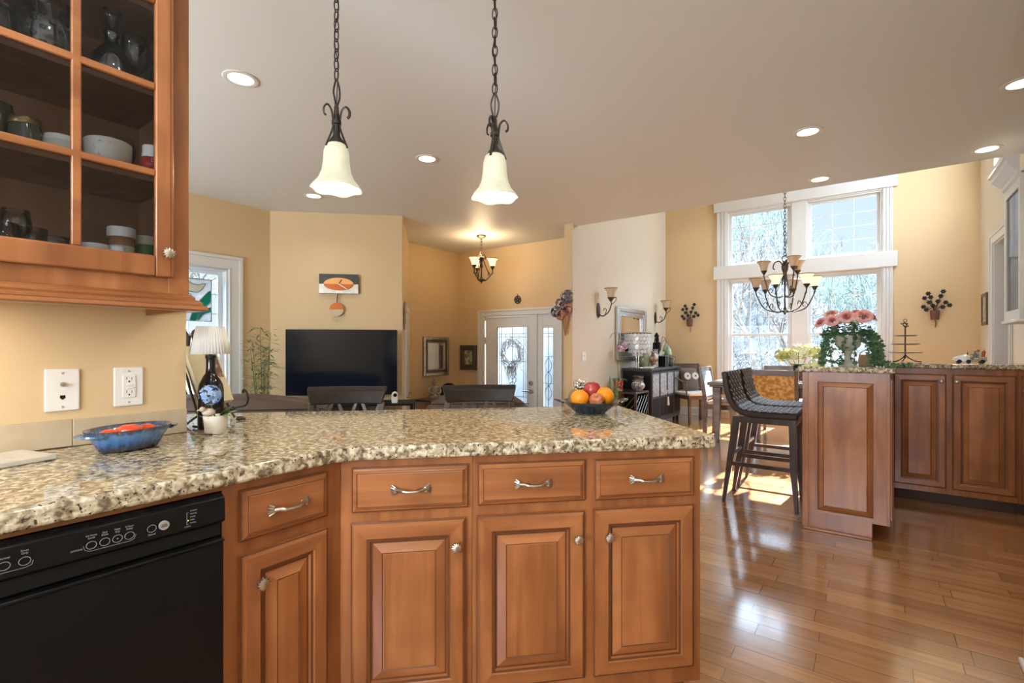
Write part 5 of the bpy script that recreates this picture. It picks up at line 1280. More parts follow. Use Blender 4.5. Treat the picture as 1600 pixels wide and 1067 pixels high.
# dried flower cone on the pillar end
t = T('dried_flower_cone', 'cone of dried blue grey and rust hydrangeas hung on the pillar edge', 'dried flowers', (-3.075, 5.415, 1.60))
G().lathe([(.004, -.26), (.020, -.16), (.045, 0)], 16, cap=False, c=(0, -.05, 0)).obj('cone', MT.setdefault('conem', mat('rust_cone', (.36, .17, .07), .6)), t, solid=.003)
MT['dblue'] = mat('dried_blue_petal', (.12, .12, .15), .8, noise=(40, (.26, .24, .28), .4, .7, (1, 1, 1))); MT['drust'] = mat('dried_rust_petal', (.42, .20, .14), .8, noise=(40, (.60, .36, .26), .4, .7, (1, 1, 1)))
def petals(cs, n, m, nm, s_=.026):
    g = G()
    for c, R in cs:
        for k in range(n):
            d = Vector((random.gauss(0, 1), random.gauss(0, 1), random.gauss(0, 1))).normalized(); q = Vector(c)+d*R*random.uniform(.75, 1); u = d.orthogonal().normalized(); w = d.cross(u); a = random.uniform(0, 6.28)
            for j in range(3): e = u*math.cos(a+j*2.1)+w*math.sin(a+j*2.1); g.leaf(q, e+d*.4, s_, s_*.9, 0, d)
    return g.obj(nm, m, t)
petals([((.03, -.06, .22), .085), ((-.05, -.06, .13), .08), ((-.12, -.06, .04), .07)], 60, 'dblue', 'blue_blooms'); petals([((.03, -.08, .07), .08), ((-.04, -.09, .0), .065)], 65, 'drust', 'rust_blooms')

# ================================================================== DINING AREA
# sideboard: local x = +y, front faces +x (local -y)
t = T('sideboard', 'black sideboard with silver carved panels under the silver mirror', 'sideboard', (-2.55, 7.59, 0), PI/2)
MT['carved'] = mat('carved_silver_panel', (.34, .35, .37), .35, metal=.5, noise=(38, (.62, .63, .66), .42, .6, (1, 1, 1)), bump=(45, .9))
G().box((-.68, .012, .10), (.68, .43, .845)).obj('body', 'black_matte', t, bevel=.003)
G().box((-.71, -.02, .858), (.71, .44, .885)).box((-.69, 0, .843), (.69, .43, .858)).obj('top', 'dgrey', t, bevel=.004)
for k in range(4):
    a = -.655 + k*.33; b = a+.315
    d_ = G().box((a, -.006, .13), (b, .012, .82)).obj('door', 'dgrey', t, bevel=.003)
    G().box((a+.03, -.012, .47), (b-.03, -.006, .80)).obj('carved_panel', 'carved', d_, bevel=.002)
    G().box((a+.025, -.010, .16), (b-.025, -.006, .44)).obj('lower_panel', 'black_matte', d_, bevel=.004)
G().box((-.04, -.022, .42), (.02, -.008, .54)).obj('lock_plate', 'chrome', t, bevel=.004); G().cyl((-.01, -.025, .43), (-.01, -.028, .30), .012, .018).obj('tassel', 'white_plastic', t)
for x in (-.64, .64):
    for y in (.05, .40): G().box((x-.025, y-.025, 0), (x+.025, y+.025, .10)).obj('leg', 'black_matte', t)
G().box((-.64, .0, .08), (.64, .02, .125)).obj('apron', 'dgrey', t, bevel=.004)
SX, SZ = -2.78, .8865
# tiered capiz lamp
t = T('tiered_lamp', 'table lamp with tiers of hanging capiz shell discs in front of the silver mirror', 'lamp', (-2.78, 6.98, SZ))
MT['capiz'] = mat('capiz_shell', (.72, .76, .78), .25, trans=.2, coat=.3, emit=(.8, .85, .9), estr=.04)
G().lathe([(.075, 0), (.08, .006), (.075, .014), (.012, .02)], 24).obj('base', 'chrome', t)
G().cyl((-.018, 0, .01), (-.018, 0, .50), .009).cyl((.018, 0, .01), (.018, 0, .50), .009).obj('stem', 'chrome', t)
G().tube([(.20*math.cos(a), .20*math.sin(a), .515) for a in [2*PI*k/36 for k in range(36)]], .005, 6, closed=True).tube([(-.2, 0, .515), (.2, 0, .515)], .004, 6).tube([(0, -.2, .515), (0, .2, .515)], .004, 6).obj('ring', 'iron', t)
g = G(); 
for lay, (R, z0, nz) in enumerate(((.195, .485, 4), (.13, .30, 2), (.07, .20, 1))):
    n = int(2*PI*R/.052)
    for j in range(nz):
        for k in range(n):
            a = 2*PI*(k+.5*(j % 2))/n; c = Vector((R*math.cos(a), R*math.sin(a), z0-j*.053)); u = Vector((-math.sin(a), math.cos(a), 0))
            g.tube([c + Vector((math.cos(a), math.sin(a), 0))*.001, c - Vector((math.cos(a), math.sin(a), 0))*.001], .027, 10)
g.obj('shell_tiers', 'capiz', t)
def vase(name, label, cat, y, prof, m, x=SX, seg=28, sx=1, wave=None): return tag(G().lathe(prof, seg, wave=wave, sx=sx).obj(name, m, None, (x, y, SZ)), label, cat)
MT['celadon'] = mat('celadon_glaze', (.24, .28, .17), .2, coat=.4, noise=(12, (.40, .42, .30), .4, .7, (1, 1, 1))); MT['bluewhite'] = mat('blue_striped_glaze', (.10, .16, .26), .2, coat=.4, noise=(10, (.45, .52, .60), .5, .6, (6, 6, .3)))
MT['brownfig'] = mat('brown_cream_glaze', (.20, .10, .05), .25, coat=.3, noise=(14, (.62, .54, .42), .42, .58, (1, 1, 1)))
vase('green_vase', 'bulbous celadon green vase on the sideboard beside the capiz lamp', 'vase', 7.22, [(.05, 0), (.07, .03), (.095, .10), (.085, .18), (.055, .25), (.060, .30)], 'celadon')
vase('patterned_vase', 'brown and cream patterned vase at the front edge of the sideboard', 'vase', 7.28, [(.04, 0), (.045, .02), (.035, .04), (.06, .10), (.065, .15), (.035, .21), (.045, .25)], 'brownfig', x=-2.64)
vase('blue_vase', 'slim wavy blue and white vase on the sideboard', 'vase', 7.50, [(.045, 0), (.05, .05), (.042, .12), (.052, .18), (.035, .25), (.048, .28)], 'bluewhite', x=-2.70)
t = T('lidded_tureen', 'round dark green lidded tureen near the corner end of the sideboard', 'tureen', (-2.72, 8.12, SZ))
MT['tureen'] = mat('bronze_green_glaze', (.07, .075, .04), .25, coat=.4, noise=(14, (.22, .24, .14), .5, .7, (1, 1, 1)))
G().lathe([(.07, 0), (.12, .04), (.14, .09), (.13, .13), (.135, .135)], 30).obj('pot', 'tureen', t); G().lathe([(.135, .137), (.12, .155), (.07, .185), (.02, .195), (.012, .21), (.012, .215)], 30).tube(arc((0, 0, .20), .035, 0, 180, 10), .007, 6).obj('lid', 'tureen', t)
for s_ in (-1, 1): G().tube(bez([(0, s_*.125, .12), (0, s_*.165, .125), (0, s_*.165, .08), (0, s_*.13, .075)], 5), .008, 6).obj('handle', 'tureen', t)
t = T('tulip_lamp', 'curved bronze lamp with drooping green glass tulip shades on the sideboard', 'lamp', (-2.78, 7.93, SZ))
MT['greenshade'] = mat('green_tulip_glass', (.32, .58, .36), .25, trans=.3, noise=(14, (.72, .82, .62), .42, .62, (1, 1, 1)))
G().lathe([(.07, 0), (.072, .01), (.03, .03), (.012, .05)], 20).obj('base', 'iron', t)
for k, (dx, dy, hh) in enumerate(((.05, .14, .42), (.02, -.10, .30), (.12, .02, .36))):
    G().tube(bez([(0, 0, .04), (dx*.1, dy*.1, hh*.7), (dx*.5, dy*.5, hh+.06), (dx, dy, hh+.02), (dx*1.1, dy*1.15, hh-.05)], 6), .005, 6).obj('arm', 'brass', t)
    G().lathe([(.055, -.13), (.058, -.10), (.042, -.04), (.015, 0), (.010, .01)], 24, wave=None, c=(dx*1.1, dy*1.15, hh-.05), cap=False).obj('tulip_shade', 'greenshade', t, solid=.003)
t = T('candle_holder', 'tall black turned candle holder with scroll handles on the sideboard', 'candle holder', (-2.74, 7.68, SZ))
G().lathe([(.06, 0), (.062, .015), (.03, .03), (.05, .08), (.055, .16), (.03, .19), (.045, .22), (.045, .25), (.06, .27), (.06, .38), (.02, .40), (.035, .43), (.03, .47), (.04, .49), (.008, .54)], 22).obj('column', 'black_gloss', t)
for s_ in (-1, 1): G().tube(bez([(0, s_*.04, .28), (0, s_*.10, .33), (0, s_*.09, .42), (0, s_*.05, .47), (0, s_*.04, .43)], 6), .007, 6).obj('scroll', 'iron', t)
t = T('dark_box', 'small dark box with silver edges on the sideboard', 'box', (-2.66, 7.75, SZ)); G().box((-.06, -.06, 0), (.06, .06, .17)).obj('box_body', 'black_matte', t, bevel=.004)
g = G()
for x in (-.061, .061):
    for y in (-.061, .061): g.box((x-.004, y-.004, 0), (x+.004, y+.004, .172))
g.box((-.066, -.066, .168), (.066, .066, .176)).obj('silver_edging', 'chrome', t)
tag(G().box((-.06, -.10, 0), (.06, .10, .022)).obj('flat_book', 'page', None, (-2.63, 7.03, SZ), rad(6), bevel=.002), 'thin pale book lying on the sideboard in front of the capiz lamp', 'book')
# wine rack with hurricane glass, orchid and snake plant
t = T('wine_rack', 'dark wooden wine rack with diamond lattice beside the sideboard', 'wine rack', (-2.76, 6.62, 0))
G().box((-.20, -.24, .555), (.20, .24, .58)).obj('top', 'dark_wood', t, bevel=.003)
for x in (-.185, .185):
    for y in (-.225, .225): G().box((x-.014, y-.014, 0), (x+.014, y+.014, .555)).obj('post', 'dark_wood', t)
g = G()
for k in range(-3, 5):
    for s_ in (-1, 1):
        p0 = Vector((-.17+.34*(k/4), -.228, .12)); q0 = p0 + Vector((s_*.34, 0, .40)); 
        # clip to the frame
        pts = []
        for i in range(13):
            q = p0.lerp(q0, i/12)
            if -.172 <= q.x <= .172: pts.append(q)
        if len(pts) > 1:
            g.tube([pts[0], pts[-1]], .005, 4)
            g.tube([Vector((.19, pts[0].x*1.25, pts[0].z)), Vector((.19, pts[-1].x*1.25, pts[-1].z))], .005, 4)
g.box((-.18, -.232, .10), (.18, -.222, .12)).box((.18, -.22, .10), (.19, .22, .12)).obj('lattice', 'table_wood', t)
t = T('hurricane_lantern', 'mosaic glass hurricane lantern on top of the wine rack', 'lantern', (-2.66, 6.70, .5805))
G().lathe([(.05, 0), (.055, .01), (.09, .04), (.10, .08), (.075, .125), (.072, .135)], 28).obj('bowl', MT.setdefault('mosaic', mat('mosaic_glass', (.14, .16, .22), .15, coat=.5, noise=(34, (.55, .52, .45), .48, .6, (1, 1, 1)))), t)
G().lathe([(.074, .136), (.078, .15), (.076, .155)], 28).obj('collar', 'brass', t); G().lathe([(.072, .156), (.080, .20), (.088, .21)], 28, cap=False).obj('rim', 'clear', t, solid=.003)
t = T('potted_orchid', 'arching orchid with a pink bloom in a red patterned pot on the wine rack', 'potted plant', (-2.86, 6.48, .5805))
G().lathe([(.05, 0), (.055, .01), (.072, .15), (.074, .155), (.06, .15), (.001, .145)], 24).obj('pot', MT.setdefault('redpot', mat('red_patterned_pot', (.38, .07, .05), .35, noise=(26, (.72, .60, .50), .5, .56, (1, 1, 1)))), t)
g = G()
for k in range(7): a = k*.9; g.leaf((0, 0, .15), (math.cos(a), math.sin(a), .7), .17, .045, .6)
g.obj('leaves', 'leaf', t); G().tube(bez([(0, 0, .15), (-.02, 0, .45), (-.03, -.02, .70), (-.01, -.08, .80), (0, -.2, .80), (0, -.28, .74)], 6), .004, 6).tube(bez([(0, 0, .15), (.03, .06, .4), (.05, .12, .62)], 6), .004, 6).obj('flower_stem', 'stem', t)
g = G(); 
for k in range(34):
    d = Vector((random.gauss(0, 1), random.gauss(0, 1), random.gauss(0, 1))).normalized(); g.leaf(Vector((.02, .09, .62))+d*.05, d.orthogonal()+d*.5, .05, .045, 0, d)
g.obj('bloom', MT.setdefault('orch', mat('orchid_petal', (.55, .30, .45), .6, noise=(20, (.82, .70, .76), .45, .65, (1, 1, 1)))), t)
t = T('snake_plant', 'potted snake plant on the floor by the pale wall', 'potted plant', (-2.80, 6.02, 0))
G().lathe([(.10, 0), (.12, .01), (.15, .26), (.155, .27), (.14, .26), (.001, .25)], 24).obj('pot', 'dgrey', t)
g = G(); g2 = G()
for k in range(9):
    a = random.uniform(0, 6.28); r = random.uniform(.02, .08); L = random.uniform(.30, .60); d = Vector((math.cos(a)*.16, math.sin(a)*.16, 1)).normalized(); b = Vector((r*math.cos(a), r*math.sin(a), .25))
    sd = Vector((math.sin(a*2), math.cos(a*2), 0)); rows = []
    for i in range(8):
        u = i/7; c = b + d*L*u + sd.cross(Vector((0, 0, 1)))*.02*math.sin(u*5); w = .024*(1-u**3)*(.8+.6*u) + .001
        rows.append([g.bm.verts.new(c-sd*w), g.bm.verts.new(c+sd.cross(d)*w*.25), g.bm.verts.new(c+sd*w)])
        if i: 
            for j in range(2): g.bm.faces.new((rows[-2][j], rows[-2][j+1], rows[-1][j+1], rows[-1][j]))
    
g.obj('leaves', MT.setdefault('snake', mat('snake_leaf', (.10, .17, .06), .4, noise=(14, (.45, .48, .18), .5, .7, (1, 1, 3)))), t)

# armchair with owl cushion by the corner ------------------------------------------------
def din_chair(name, label, arms=False, back='tapestry', group=None, backm=None):
    """origin on the floor below the seat centre; back at +y side, faces -y"""
    t = T(name, label, 'chair', group=group); w = .24
    for s_ in (-1, 1):
        G().ring_loft([[(s_*w-.02, .20, 0), (s_*w+.02, .20, 0), (s_*w+.02, .25, 0), (s_*w-.02, .25, 0)], [(s_*w-.022, .19, .45), (s_*w+.022, .19, .45), (s_*w+.022, .24, .45), (s_*w-.022, .24, .45)], [(s_*w-.02, .27, .93), (s_*w+.02, .27, .93), (s_*w+.02, .30, .93), (s_*w-.02, .30, .93)]]).obj('leg', 'table_wood', t, bevel=.003)
        G().ring_loft([[(s_*w-.016, -.235, 0), (s_*w+.016, -.235, 0), (s_*w+.016, -.205, 0), (s_*w-.016, -.205, 0)], [(s_*w-.022, -.24, .44), (s_*w+.022, -.24, .44), (s_*w+.022, -.195, .44), (s_*w-.022, -.195, .44)]]).obj('leg', 'table_wood', t, bevel=.003)
    G().box((-w, -.235, .38), (w, -.205, .44)).box((-w, .20, .38), (w, .23, .44)).box((-w-.015, -.21, .38), (-w+.01, .21, .44)).box((w-.01, -.21, .38), (w+.015, .21, .44)).obj('seat_rail', 'table_wood', t, bevel=.002)
    G().box((-w-.02, -.25, .442), (w+.02, .185, .485)).obj('seat', MT.setdefault('seatfab', mat('cream_seat_fabric', (.55, .47, .36), .8, noise=(40, (.72, .66, .56), .4, .6, (1, 1, 1)))), t, bevel=.015, bseg=3)
    rt = (rad(-9), 0, 0)
    G().box((-w+.015, .205, .50), (w-.015, .235, .545)).box((-w+.015, .275, .865), (w-.015, .305, .93)).obj('back_rail', 'table_wood', t, bevel=.003)
    G().ring_loft([[(-w+.018, .205, .545), (w-.018, .205, .545), (w-.018, .23, .545), (-w+.018, .23, .545)], [(-w+.018, .268, .866), (w-.018, .268, .866), (w-.018, .293, .866), (-w+.018, .293, .866)]]).obj('back_panel', backm or 'tapestry', t, smooth=False)
    if arms:
        for s_ in (-1, 1):
            G().tube(bez([(s_*(w+.01), .25, .68), (s_*(w+.035), .10, .70), (s_*(w+.04), -.10, .66), (s_*(w+.03), -.20, .65)], 6), .018, 8, flat=(.7, 1.2)).tube(bez([(s_*(w+.03), -.19, .65), (s_*(w+.02), -.16, .55), (s_*(w+.01), -.17, .43)], 5), .014, 8).obj('arm', 'table_wood', t)
    return t
MT['tapestry'] = mat('gold_tapestry', (.42, .20, .05), .7, noise=(26, (.68, .42, .16), .44, .58, (1, 1, 1)))
MT['greypanel'] = mat('grey_pattern_panel', (.22, .26, .33), .4, noise=(30, (.50, .56, .64), .45, .6, (1, 1, 1)))
ch = din_chair('dining_chair', 'walnut dining chair with a gold tapestry back, on the near side of the table'); ch.location = (-.915, 6.70, 0); ch.rotation_euler = (0, 0, PI)
dup(ch, (-1.00, 7.76, 0), 0, 'dining chair at the window side of the table, only its dark top rail showing')
che = din_chair('dining_chair', 'dining chair with a silvery patterned back at the end of the table', backm='greypanel'); che.location = (-1.55, 7.04, 0); che.rotation_euler = (0, 0, rad(90))
cha = din_chair('dining_armchair', 'dark wooden armchair with owl cushion in the corner by the sideboard', arms=True, backm='table_wood'); cha.location = (-2.26, 8.10, 0); cha.rotation_euler = (0, 0, rad(48))
t = T('owl_cushion', 'square grey brown owl cushion with pale round eyes on the corner armchair', 'cushion', (-2.345, 8.175, .487), rad(48))
g = G(); rings = []
for u in [-1, -.85, -.5, 0, .5, .85, 1]:
    th = .055*(1-u*u)**.5 + .004; rings.append([(x*.17, y_, .19+.19*u) for x, y_ in ((-1.05 if abs(u) > .9 else -.96, 0), (-.6, -th), (0, -th*1.15), (.6, -th), (1.05 if abs(u) > .9 else .96, 0), (.6, th), (0, th*1.15), (-.6, th))])
g.ring_loft(rings).obj('pad', MT.setdefault('owlf', mat('taupe_cushion', (.13, .10, .085), .9)), t, sub=1, rot=(rad(-14), 0, 0))
for x in (-.07, .07):
    G().cyl((x, -.060, .235), (x, -.067, .235), .058, seg=20).obj('eye_patch', MT.setdefault('owle', mat('cream_felt', (.60, .56, .48), .9)), t, rot=(rad(-14), 0, 0))
    G().cyl((x, -.068, .235), (x, -.072, .235), .014, seg=12).obj('pupil', 'black_matte', t, rot=(rad(-14), 0, 0))
# dining table
t = T('dining_table', 'dark walnut dining table set before the tall windows', 'table', (-.70, 7.04, 0))
G().box((-.98, -.50, .715), (.98, .50, .752)).box((-.96, -.48, .69), (.96, .48, .715)).obj('tabletop', 'table_wood', t, bevel=.006)
G().box((-.90, -.44, .60), (.90, -.42, .69)).box((-.90, .42, .60), (.90, .44, .69)).box((-.90, -.42, .60), (-.88, .42, .69)).box((.88, -.42, .60), (.90, .42, .69)).obj('apron', 'table_wood', t)
for sx in (-1, 1):
    for sy in (-1, 1): G().ring_loft([[(sx*.87-.03, sy*.44-.03, 0), (sx*.87+.03, sy*.44-.03, 0), (sx*.87+.03, sy*.44+.03, 0), (sx*.87-.03, sy*.44+.03, 0)], [(sx*.87-.05, sy*.44-.05, .6899), (sx*.87+.05, sy*.44-.05, .6899), (sx*.87+.05, sy*.44+.05, .6899), (sx*.87-.05, sy*.44+.05, .6899)]]).obj('leg', 'table_wood', t, bevel=.006)
G().box((-.30, -.18, .7525), (.30, .18, .756)).obj('x', 'white_plastic', t).name = 'table_runner'
t = T('hydrangea_vase', 'ribbed glass vase of cream and green hydrangeas on the dining table', 'vase of flowers', (-.69, 6.78, .7565))
G().lathe([(.055, 0), (.06, .01), (.056, .07), (.062, .12), (.058, .17), (.066, .22)], 28, cap=False).obj('vase', 'clear', t, solid=.004)
g = G()
for k in range(9): g.tube([(.052*math.cos(a), .052*math.sin(a), .02+.02*k) for a in [2*PI*i/20 for i in range(20)]], .004, 5, closed=True)
g.obj('vase_ribs', MT.setdefault('ribs', mat('pale_ribs', (.62, .62, .58), .3)), t)
g = G(); lf = G(); cr = G(); rows = [((0, -.03, .38), .105, cr), ((-.17, 0, .35), .085, g), ((.19, .0, .36), .095, g), ((.10, .08, .40), .085, cr), ((-.09, .09, .36), .07, g)]
for c, R, gg in rows:
    for k in range(70):
        d = Vector((random.gauss(0, 1), random.gauss(0, 1), random.gauss(0, 1))).normalized(); q = Vector(c)+d*R*.88; u = d.orthogonal().normalized(); w = d.cross(u); a = random.uniform(0, 6.28)
        for j in range(3): e = u*math.cos(a+j*2.1)+w*math.sin(a+j*2.1); gg.leaf(q, e+d*.35, .028, .026, 0, d)
    lf.tube([Vector((0, 0, .03)), Vector((c[0]*.3, c[1]*.3, .2)), Vector(c)], .004, 5)
for k in range(12): a = k*.6; lf.leaf((0, 0, .20), (math.cos(a), math.sin(a), .8), .16, .06, .4)
cr.obj('cream_blooms', MT.setdefault('crhyd', mat('cream_petal', (.80, .83, .58), .7, noise=(9, (.88, .88, .74), .4, .7, (1, 1, 1)))), t); g.obj('green_blooms', MT.setdefault('grhyd', mat('lime_petal', (.42, .48, .14), .7, noise=(14, (.70, .62, .30), .45, .65, (1, 1, 1)))), t); lf.obj('stems_and_leaves', 'leaf', t)

# sconces: local x=+y; faces +x => local -y is out of the wall
MT['shade'] = mat('amber_edge_glass', (.72, .62, .50), .3, trans=.2, noise=(20, (.60, .42, .26), .4, .7, (1, 1, .4)))
MT['shade_lit'] = mat('lit_amber_glass', (.80, .62, .40), .3, emit=(1.0, .62, .28), estr=1.6)
MT['shade_edge'] = mat('brown_glass_rim', (.36, .18, .08), .3)
BELL = [(.024, 0), (.032, .01), (.036, .035), (.046, .07), (.066, .10), (.070, .105)]
def bell(par, c, s_=1.0, m='shade', down=False, nm='glass_shade', edge='shade_edge', loc=None):
    g = G(); prof = [(r*s_, z*s_) for r, z in BELL]
    g.lathe(prof, 32, wave=(8, .03, 3), cap=False); g.m(1); g.lathe([(.066*s_*1.02, .0995*s_), (.0715*s_*1.02, .1065*s_)], 32, wave=(8, .03, 0), cap=False)
    o = g.obj(nm, [m, edge], par, c, solid=.003*s_)
    return o
def sconce(label, y):
    t = T('wall_sconce', label, 'wall lamp', (-2.998, y, 1.70), PI/2, 'sconces on the pale dining wall')
    g = G(); g.ball((0, -.004, 0), .1, (.55, .10, 1.05), 3).obj('back_plate', 'iron', t)
    G().tube(bez([(0, -.01, -.06), (0, -.07, -.08), (0, -.15, -.03), (0, -.19, .07), (0, -.185, .12)], 8), .008, 8).tube(bez([(0, -.10, -.06), (0, -.12, .0), (0, -.09, .02), (0, -.08, -.01)], 6), .005, 6).tube(bez([(0, -.19, .07), (0, -.25, .11), (0, -.26, .16), (0, -.23, .155)], 6), .005, 6).obj('arm', 'iron', t)
    G().lathe([(.012, 0), (.045, .05), (.048, .055)], 18, c=(0, -.185, .11)).obj('shade_holder', 'iron', t)
    bell(t, (0, -.185, .155), 1.25, edge='shade_edge'); return t
sconce('iron wall sconce with amber glass shade between the pillar and the mirror', 6.13)
sconce('iron wall sconce with amber glass shade between the mirror and the corner', 8.33)
# metal flower wall pockets on the dining wall (faces -y)
def wallflower(label, x, z):
    t = T('metal_flower_pocket', label, 'wall ornament', (x, 8.868, z), 0, 'metal flower ornaments on the dining wall')
    G().lathe([(.045, 0), (.055, .13)], 20, sy=.6, c=(0, -.04, -.16)).obj('pot', MT.setdefault('rustpot', mat('rust_metal', (.16, .07, .045), .6, metal=.3)), t)
    G().tube(bez([(0, -.035, -.16), (.012, -.035, -.20), (.005, -.03, -.26)], 5), .006, 6).obj('tail', 'rustpot', t)
    g = G(); s2 = G(); random.seed(3)
    for (a, b) in ((-.07, .20), (-.11, .14), (-.045, .15), (-.06, .08), (-.12, .02), (-.09, -.02), (-.02, .03), (.03, .09), (.06, .16), (.085, .22), (.11, .07), (.15, .03), (.08, .01)):
        s2.tube(bez([(0, -.04, -.04), (a*.5, -.05, b*.4), (a, -.05, b)], 4), .0025, 4)
        for j in range(6): an = j*1.047; g.leaf((a, -.055, b), (math.cos(an), -.25, math.sin(an)), .034, .028, 0, (0, -1, 0))
        g.ball((a, -.062, b), .010, sub=1)
    g.obj('flowers', MT.setdefault('dkflower', mat('dark_metal_petal', (.035, .028, .03), .4, metal=.5)), t); s2.obj('wires', 'iron', t); return t
w1 = wallflower('dark metal flower ornament in a rust pot between the corner and the tall windows', -2.563, 1.72)
dup(w1, (.715, 8.868, 1.73), 0, 'dark metal flower ornament in a rust pot between the tall windows and the side doorway')

# ================================================================== LIGHT FITTINGS
def chain(p, z0, z1, R=.011, L=.034, r=.0022, name='chain', par=None):
    g = G(); z = z0; k = 0
    while z < z1 - L*.4:
        c = z + L/2; pts = []
        for i in range(14):
            a = 2*PI*i/14; u = R*.62*math.cos(a); v = (L*.5+r)*math.sin(a)
            pts.append((u, 0, c+v) if k % 2 == 0 else (0, u, c+v))
        g.tube(pts, r, 5, closed=True); z += L*.86; k += 1
    return g.obj(name, 'iron', par, p)
MT['glow'] = mat('frosted_glass_lit', (.50, .47, .34), .35, emit=(.93, 1.0, .82), estr=.30, noise=(14, (.40, .36, .24), .45, .7, (1, 1, 1)))
MT['bulb'] = mat('bulb_glow', (1, 1, 1), .4, emit=(1, .93, .78), estr=8)
def pendant(label, x, y, zb, rz):
    t = T('pendant_light', label, 'pendant light', (x, y, zb), rz, 'pendants over the peninsula')
    s_ = 1.0
    prof = [(.024, .168), (.036, .158), (.043, .135), (.045, .10), (.050, .065), (.062, .035), (.084, .008), (.089, .0)]
    rings = []
    for i, (r, z) in enumerate(prof):
        w = (i/(len(prof)-1))**3; ring = []
        for k in range(48):
            a = 2*PI*k/48; q = r*(1 + .035*w*math.cos(6*a)); ring.append((q*math.cos(a), q*math.sin(a), z + .003*w*math.cos(6*a+PI)))
        rings.append(ring)
    G().ring_loft(rings, caps=False).obj('glass_shade', 'glow', t, solid=.003)
    G().ball((0, 0, .105), .020, (1, 1, 1.3), 2).obj('bulb', 'bulb', t)
    G().lathe([(.030, .165), (.026, .176), (.014, .195), (.011, .225), (.012, .236), (.0175, .238), (.0175, .250), (.011, .252), (.009, .30), (.003, .315)], 20).obj('socket_stem', 'iron', t)
    g = G()
    for k in range(3):
        a = 2*PI*k/3 + .35; ca, sa = math.cos(a), math.sin(a)
        pts = bez([(r*ca, r*sa, z) for r, z in ((.042, .150), (.026, .19), (.014, .225), (.014, .25), (.020, .285), (.036, .300), (.050, .285), (.050, .265), (.042, .258))], 6)
        g.tube(pts, .0045, 6, flat=(1.1, .7))
    g.obj('scroll_arms', 'iron', t)
    g = G()
    for s2 in (-1, 1): g.tube(bez([(s2*.002, 0, .300), (s2*.012, .004, .335), (s2*.015, 0, .365), (s2*.004, 0, .400), (0, 0, .405)], 6), .0035, 6)
    g.obj('loop_hanger', 'iron', t)
    chain((0, 0, 0), .40, 2.73-zb, L=.042, R=.016, r=.0025, par=t)
    G().tube(bez([(0, 0, .30)] + [(.006*math.sin(k*1.7), .005*math.cos(k*1.3), .40+k*.06) for k in range(int((2.72-zb-.4)/.06))] + [(0, 0, 2.72-zb)], 4), .0018, 5).obj('cord', 'black_matte', t)
    G().lathe([(.06, -.03), (.062, -.002), (.05, 0)], 24, c=(0, 0, 2.74-zb)).obj('canopy', 'iron', t)
    lamp('pendant_bulb_light', 'POINT', (x, y, zb+.02), 4, (1.0, .90, .72), shadow_soft_size=.03)
    return t
pendant('iron scroll pendant with frosted bell glass, the one nearer the wall cabinet', -1.585, 1.085, 1.778, rad(8))
pendant('iron scroll pendant with frosted bell glass, the one nearer the fruit bowl', -1.171, 1.499, 1.775, rad(25))

def chandelier(name, label, x, y, zb, R, H_, tiers, ztop, lit, ns, canopy=True):
    """zb bottom finial height, body height H_"""
    t = T(name, label, 'chandelier', (x, y, zb))
    G().lathe([(.004, 0), (.012, .015), (.02, .03), (.05, .045), (.055, .055), (.02, .07), (.010, .10), (.008, H_*.62), (.016, H_*.65), (.035, H_*.72), (.042, H_*.78), (.028, H_*.80), (.012, H_*.84)], 18).obj('column', 'iron', t)
    g = G()
    for k in range(4):
        a = k*PI/2 + .3; ca, sa = math.cos(a), math.sin(a)
        g.tube(bez([(r*ca, r*sa, z) for r, z in ((R*.10, H_*.48), (R*.05, H_*.62), (R*.06, H_*.76), (R*.18, H_*.86), (R*.34, H_*.84), (R*.40, H_*.76), (R*.34, H_*.73))], 6), .008, 6)
    g.tube([(.03*math.cos(q), 0, H_*.90+.04*math.sin(q)) for q in [2*PI*i/18 for i in range(18)]], .006, 6, closed=True).obj('crown_scrolls', 'iron', t)
    i = 0
    for (n, rr, zh, a0) in tiers:
        for k in range(n):
            a = a0 + 2*PI*k/n; ca, sa = math.cos(a), math.sin(a)
            P_ = lambda r, z: (r*ca, r*sa, z)
            zb_ = .05 if rr == R else H_*.30
            arm = G().tube(bez([P_(.02, zb_), P_(rr*.35, zb_-.01), P_(rr*.72, zb_+.04), P_(rr*.97, zh-.05), P_(rr, zh)], 7), .0075, 6)
            arm.tube(bez([P_(rr*.78, zb_+.07), P_(rr*.66, zb_+.11), P_(rr*.60, zb_+.07), P_(rr*.66, zb_+.05)], 5), .005, 5)
            arm.leaf(P_(rr*.9, zh-.07), (ca, sa, .6), .05, .03, .1)
            if H_ < .5: arm.tube(bez([P_(rr*.8, zb_+.06), P_(rr*.50, H_*.42), P_(.03, H_*.70)], 6), .006, 6)
            else: arm.tube([P_(rr*.45, zb_+.02 if rr != R else zb_+.03), P_(.02, H_*.62)], .004, 5) if rr != R else None
            ao = arm.obj('arm', 'iron', t)
            G().lathe([(.010, 0), (.036*ns, .045*ns), (.038*ns, .05*ns)], 16, c=P_(rr, zh)).obj('shade_holder', 'iron', ao)
            bell(ao, P_(rr, zh+.045*ns), 1.15*ns, 'shade_lit' if i in lit else 'shade'); i += 1
    chain((0, 0, 0), H_*.90+.03, ztop-zb-.01, L=.05, R=.02, r=.004, par=t)
    if canopy: G().lathe([(.02, -.045), (.065, -.02), (.068, 0)], 24, c=(0, 0, ztop-zb)).obj('canopy', 'brass', t)
    return t
chandelier('dining_chandelier', 'two tier iron chandelier with amber edged shades before the tall windows', -.86, 6.98, 1.60, .33, .78, [(6, .33, .30, .35), (3, .235, .52, 1.05)], 4.8, {0, 4, 5}, 1.0)
